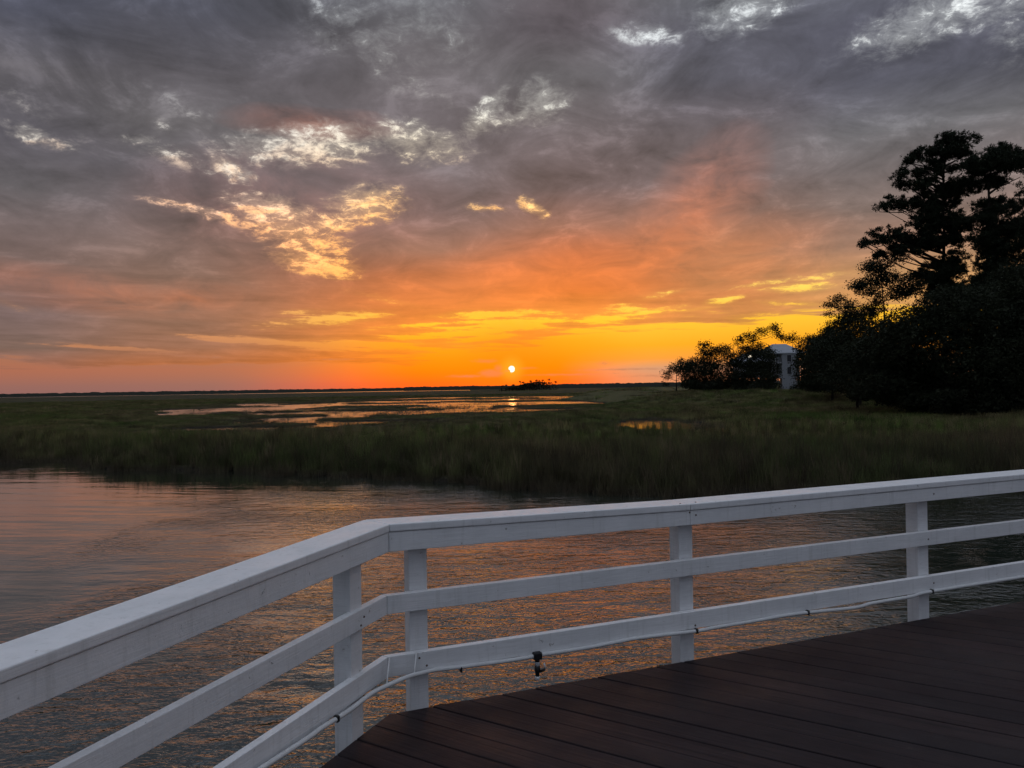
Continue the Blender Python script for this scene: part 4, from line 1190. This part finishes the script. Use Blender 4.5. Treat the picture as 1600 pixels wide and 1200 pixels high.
# ------------------------------------------------------------------ the house among the trees
def build_house():
    gz = float(ground_z(np.array([54.0]), np.array([154.0]))[0])
    ox, oy = 54.1, 151.0
    root = empty('house', (ox, oy, gz), 'tall pale house with a hipped grey roof among the trees', 'house')
    H = 9.35 - gz
    def box(name, x0, x1, y0, y1, z0, z1, mat, parent=root, bv=0):
        bm = bmesh.new(); bm_box(bm, x0, x1, y0, y1, z0, z1)
        if bv: bevel(bm, bv, 1)
        return bm_obj(name, bm, mat, parent)
    # body on piers; the tower block faces the marsh
    w = box('wall', -2.6, 2.6, .6, 9.0, 2.3, H, HWALL)
    box('wing_wall', -8.2, -2.603, 2.6, 9.0, 2.3, H - 1.6, HWALL)
    for x in (-2.4, 0.0, 2.4):
        for y in (.8, 8.6):
            box('pier', x - .2, x + .2, y - .2, y + .2, -.2, 2.297, HTRIM)
    for x in (-7.8, -5.2):
        box('pier', x - .2, x + .2, 2.8, 3.2, -.2, 2.297, HTRIM)
    # siding courses
    # hipped roofs
    def hip(name, x0, x1, y0, y1, z, h, ridge, parent=root):
        bm = bmesh.new()
        e = [bm.verts.new(v) for v in ((x0, y0, z), (x1, y0, z), (x1, y1, z), (x0, y1, z))]
        f = [bm.verts.new(v) for v in ((x0, y0, z - .22), (x1, y0, z - .22), (x1, y1, z - .22), (x0, y1, z - .22))]
        cx = (x0 + x1) / 2; cy = (y0 + y1) / 2
        r1 = bm.verts.new((cx - ridge / 2, cy, z + h)); r2 = bm.verts.new((cx + ridge / 2, cy, z + h))
        bm.faces.new((e[0], e[1], r2, r1)); bm.faces.new((e[1], e[2], r2)); bm.faces.new((e[2], e[3], r1, r2)); bm.faces.new((e[3], e[0], r1))
        bm.faces.new(f[::-1])
        for i in range(4):
            j = (i + 1) % 4
            bm.faces.new((f[i], f[j], e[j], e[i]))
        return bm_obj(name, bm, HROOF, parent)
    rf = hip('roof', -3.5, 3.5, -.9, 10, H + .225, 2.0, 2.6)
    hip('wing_roof', -9.0, -2.0, 1.8, 9.8, H - 1.37, 1.8, 3.0)
    # stair tower on the marsh front, open porches either side under the eave
    box('tower_wall', -1.3, 1.5, -.75, .597, -.2, H, HWALL)
    for zf in (2.3, 5.2):
        for x0, x1 in ((-2.6, -1.303), (1.503, 2.6)):
            box('porch_floor', x0, x1, -.7, .597, zf - .2, zf, HTRIM)
            box('porch_rail', x0, x1, -.66, -.58, zf + .95, zf + 1.04, HTRIM)
            for x in np.arange(x0 + .2, x1 - .1, .26):
                box('baluster', x - .03, x + .03, -.645, -.595, zf + .003, zf + .947, HTRIM)
    for x in (-2.5, 2.5):
        box('porch_post', x - .1, x + .1, -.69, -.49, -.2, H, HTRIM)
    def window(x, z, y, w_, h_):
        f = box('window', x - w_ / 2 - .1, x + w_ / 2 + .1, y - .06, y - .003, z - .1, z + h_ + .1, HTRIM)
        box('pane', x - w_ / 2, x + w_ / 2, y - .075, y - .063, z, z + h_, HGLASS, f)
    for z in (2.9, 5.3):
        window(.1, z, -.75, .8, 1.3)
        for x in (-2.0, 2.05):
            window(x, z - .35, .6, .75, 1.9)
    for x in (-6.8, -4.3):
        window(x, 3.2, 2.6, 1.0, 1.5)
    # stair to the ground
    st = box('stair', 1.6, 2.5, -.9, -.703, 2.1, 2.297, HWOOD)
    for k in range(10):
        box('step', 1.6, 2.5, -1.2 - k * .28, -.92 - k * .28, 2.0 - k * .2, 2.06 - k * .2, HWOOD, st)
    return root, gz
build_house()

# a lit lamp high in front of the left tree group
def build_lamp():
    x, y, z = 43.4, 140.0, 8.58
    gz = float(ground_z(np.array([x]), np.array([y]))[0])
    root = empty('lamp_post', (x, y, gz), 'small lit lamp shining among the trees left of the house', 'lamp')
    obj('pole', tube_mesh('pole', [(0, 0, -.2), (0, 0, z - gz - .25)], [.07, .05], RIM, 8), root)
    bm = bmesh.new(); bmesh.ops.create_uvsphere(bm, u_segments=12, v_segments=8, radius=.26)
    bmesh.ops.scale(bm, vec=(1.25, 1.0, .8), verts=bm.verts)
    bm_obj('globe', bm, LIT, root, (0, 0, z - gz), True)
build_lamp()

# ------------------------------------------------------------------ palm hammock far out on the marsh
def build_hammock():
    g = np.random.default_rng(9)
    D = 760.0
    sx = lambda px: (px - 800) / 1202.0 * D
    bm = bmesh.new()
    bmesh.ops.create_uvsphere(bm, u_segments=40, v_segments=10, radius=1)
    for v in bm.verts:
        v.co = Vector((v.co.x * 34, v.co.y * 22, v.co.z * 1.2))
    o = bm_obj('hammock_ground', bm, GROUND, None, (sx(830), D, .0), True)
    tag(o, 'low mound of the small palm island out on the marsh', kind='structure')
    frond = []
    def palm(px, h, k, lab, s=1.0):
        h *= 1.75; s *= 1.35
        x, y = sx(px), D + g.uniform(-9, 6)
        root = empty('palm_tree', (x, y, .9), lab, 'palm', 'palms on the small island')
        lean = g.uniform(-.5, .5)
        obj('trunk', tube_mesh('trunk', [(0, 0, -.6), (lean * .4, 0, h * .5), (lean, 0, h)], [.22, .19, .17], BARK, 6), root)
        V, T = [], []
        for f in range(34):
            a = g.random() * 6.283; up = g.uniform(-.55, .95); L = g.uniform(1.1, 1.75) * s
            d = Vector((math.cos(a) * math.cos(up), math.sin(a) * math.cos(up), math.sin(up)))
            s_ = d.cross(Vector((0, 0, 1))).normalized() * .20
            c = Vector((lean, 0, h)); m = c + d * L * .6; e = c + d * L + Vector((0, 0, -.35))
            b = len(V)
            V += [c, m + s_, e, m - s_]; T += [(b, b + 1, b + 2), (b, b + 2, b + 3)]
        obj('crown', mesh_np('crown', [tuple(v) for v in V], T, PALMM), root)
    LP = [(784.5, 2.6, .9), (791, 3.2, .8), (802, 3.3, 1.0), (813.5, 5.0, .9), (818.5, 4.6, 1.2), (829, 5.2, 1.1), (838, 5.6, 1.0), (842, 5.4, .9), (848.5, 5.6, .9), (858.5, 6.0, 1.1), (868.5, 4.6, 1.0)]
    names = ['leftmost palm', 'second palm from the left', 'third palm from the left', 'fourth palm from the left', 'fifth palm from the left', 'middle palm', 'fifth palm from the right', 'fourth palm from the right', 'third palm from the right', 'tallest palm, second from the right,', 'rightmost palm']
    for k, (px, h, s) in enumerate(LP):
        palm(px, h, k, names[k] + ' on the small island under the sun', s)
    # scrub between the palms reads as one mass
    n = 2600
    px = 826 + g.normal(size=n) * 19
    px = px[(px > 780) & (px < 873)]
    hz = np.interp(px, [778, 790, 805, 822, 840, 862, 874], [2.2, 3.4, 4.4, 7.2, 8.6, 7.6, 2.6]) * (g.random(len(px)) ** .6)
    C = np.stack([sx(px), D + g.uniform(-12, 8, len(px)), .8 + hz], 1)
    V, Fc = leaf_quads(C, .9, g)
    o = obj('island_scrub', mesh_np('island_scrub', V, Fc, PALMM))
    tag(o, 'dark scrub filling the space between the island palms', kind='stuff')
build_hammock()
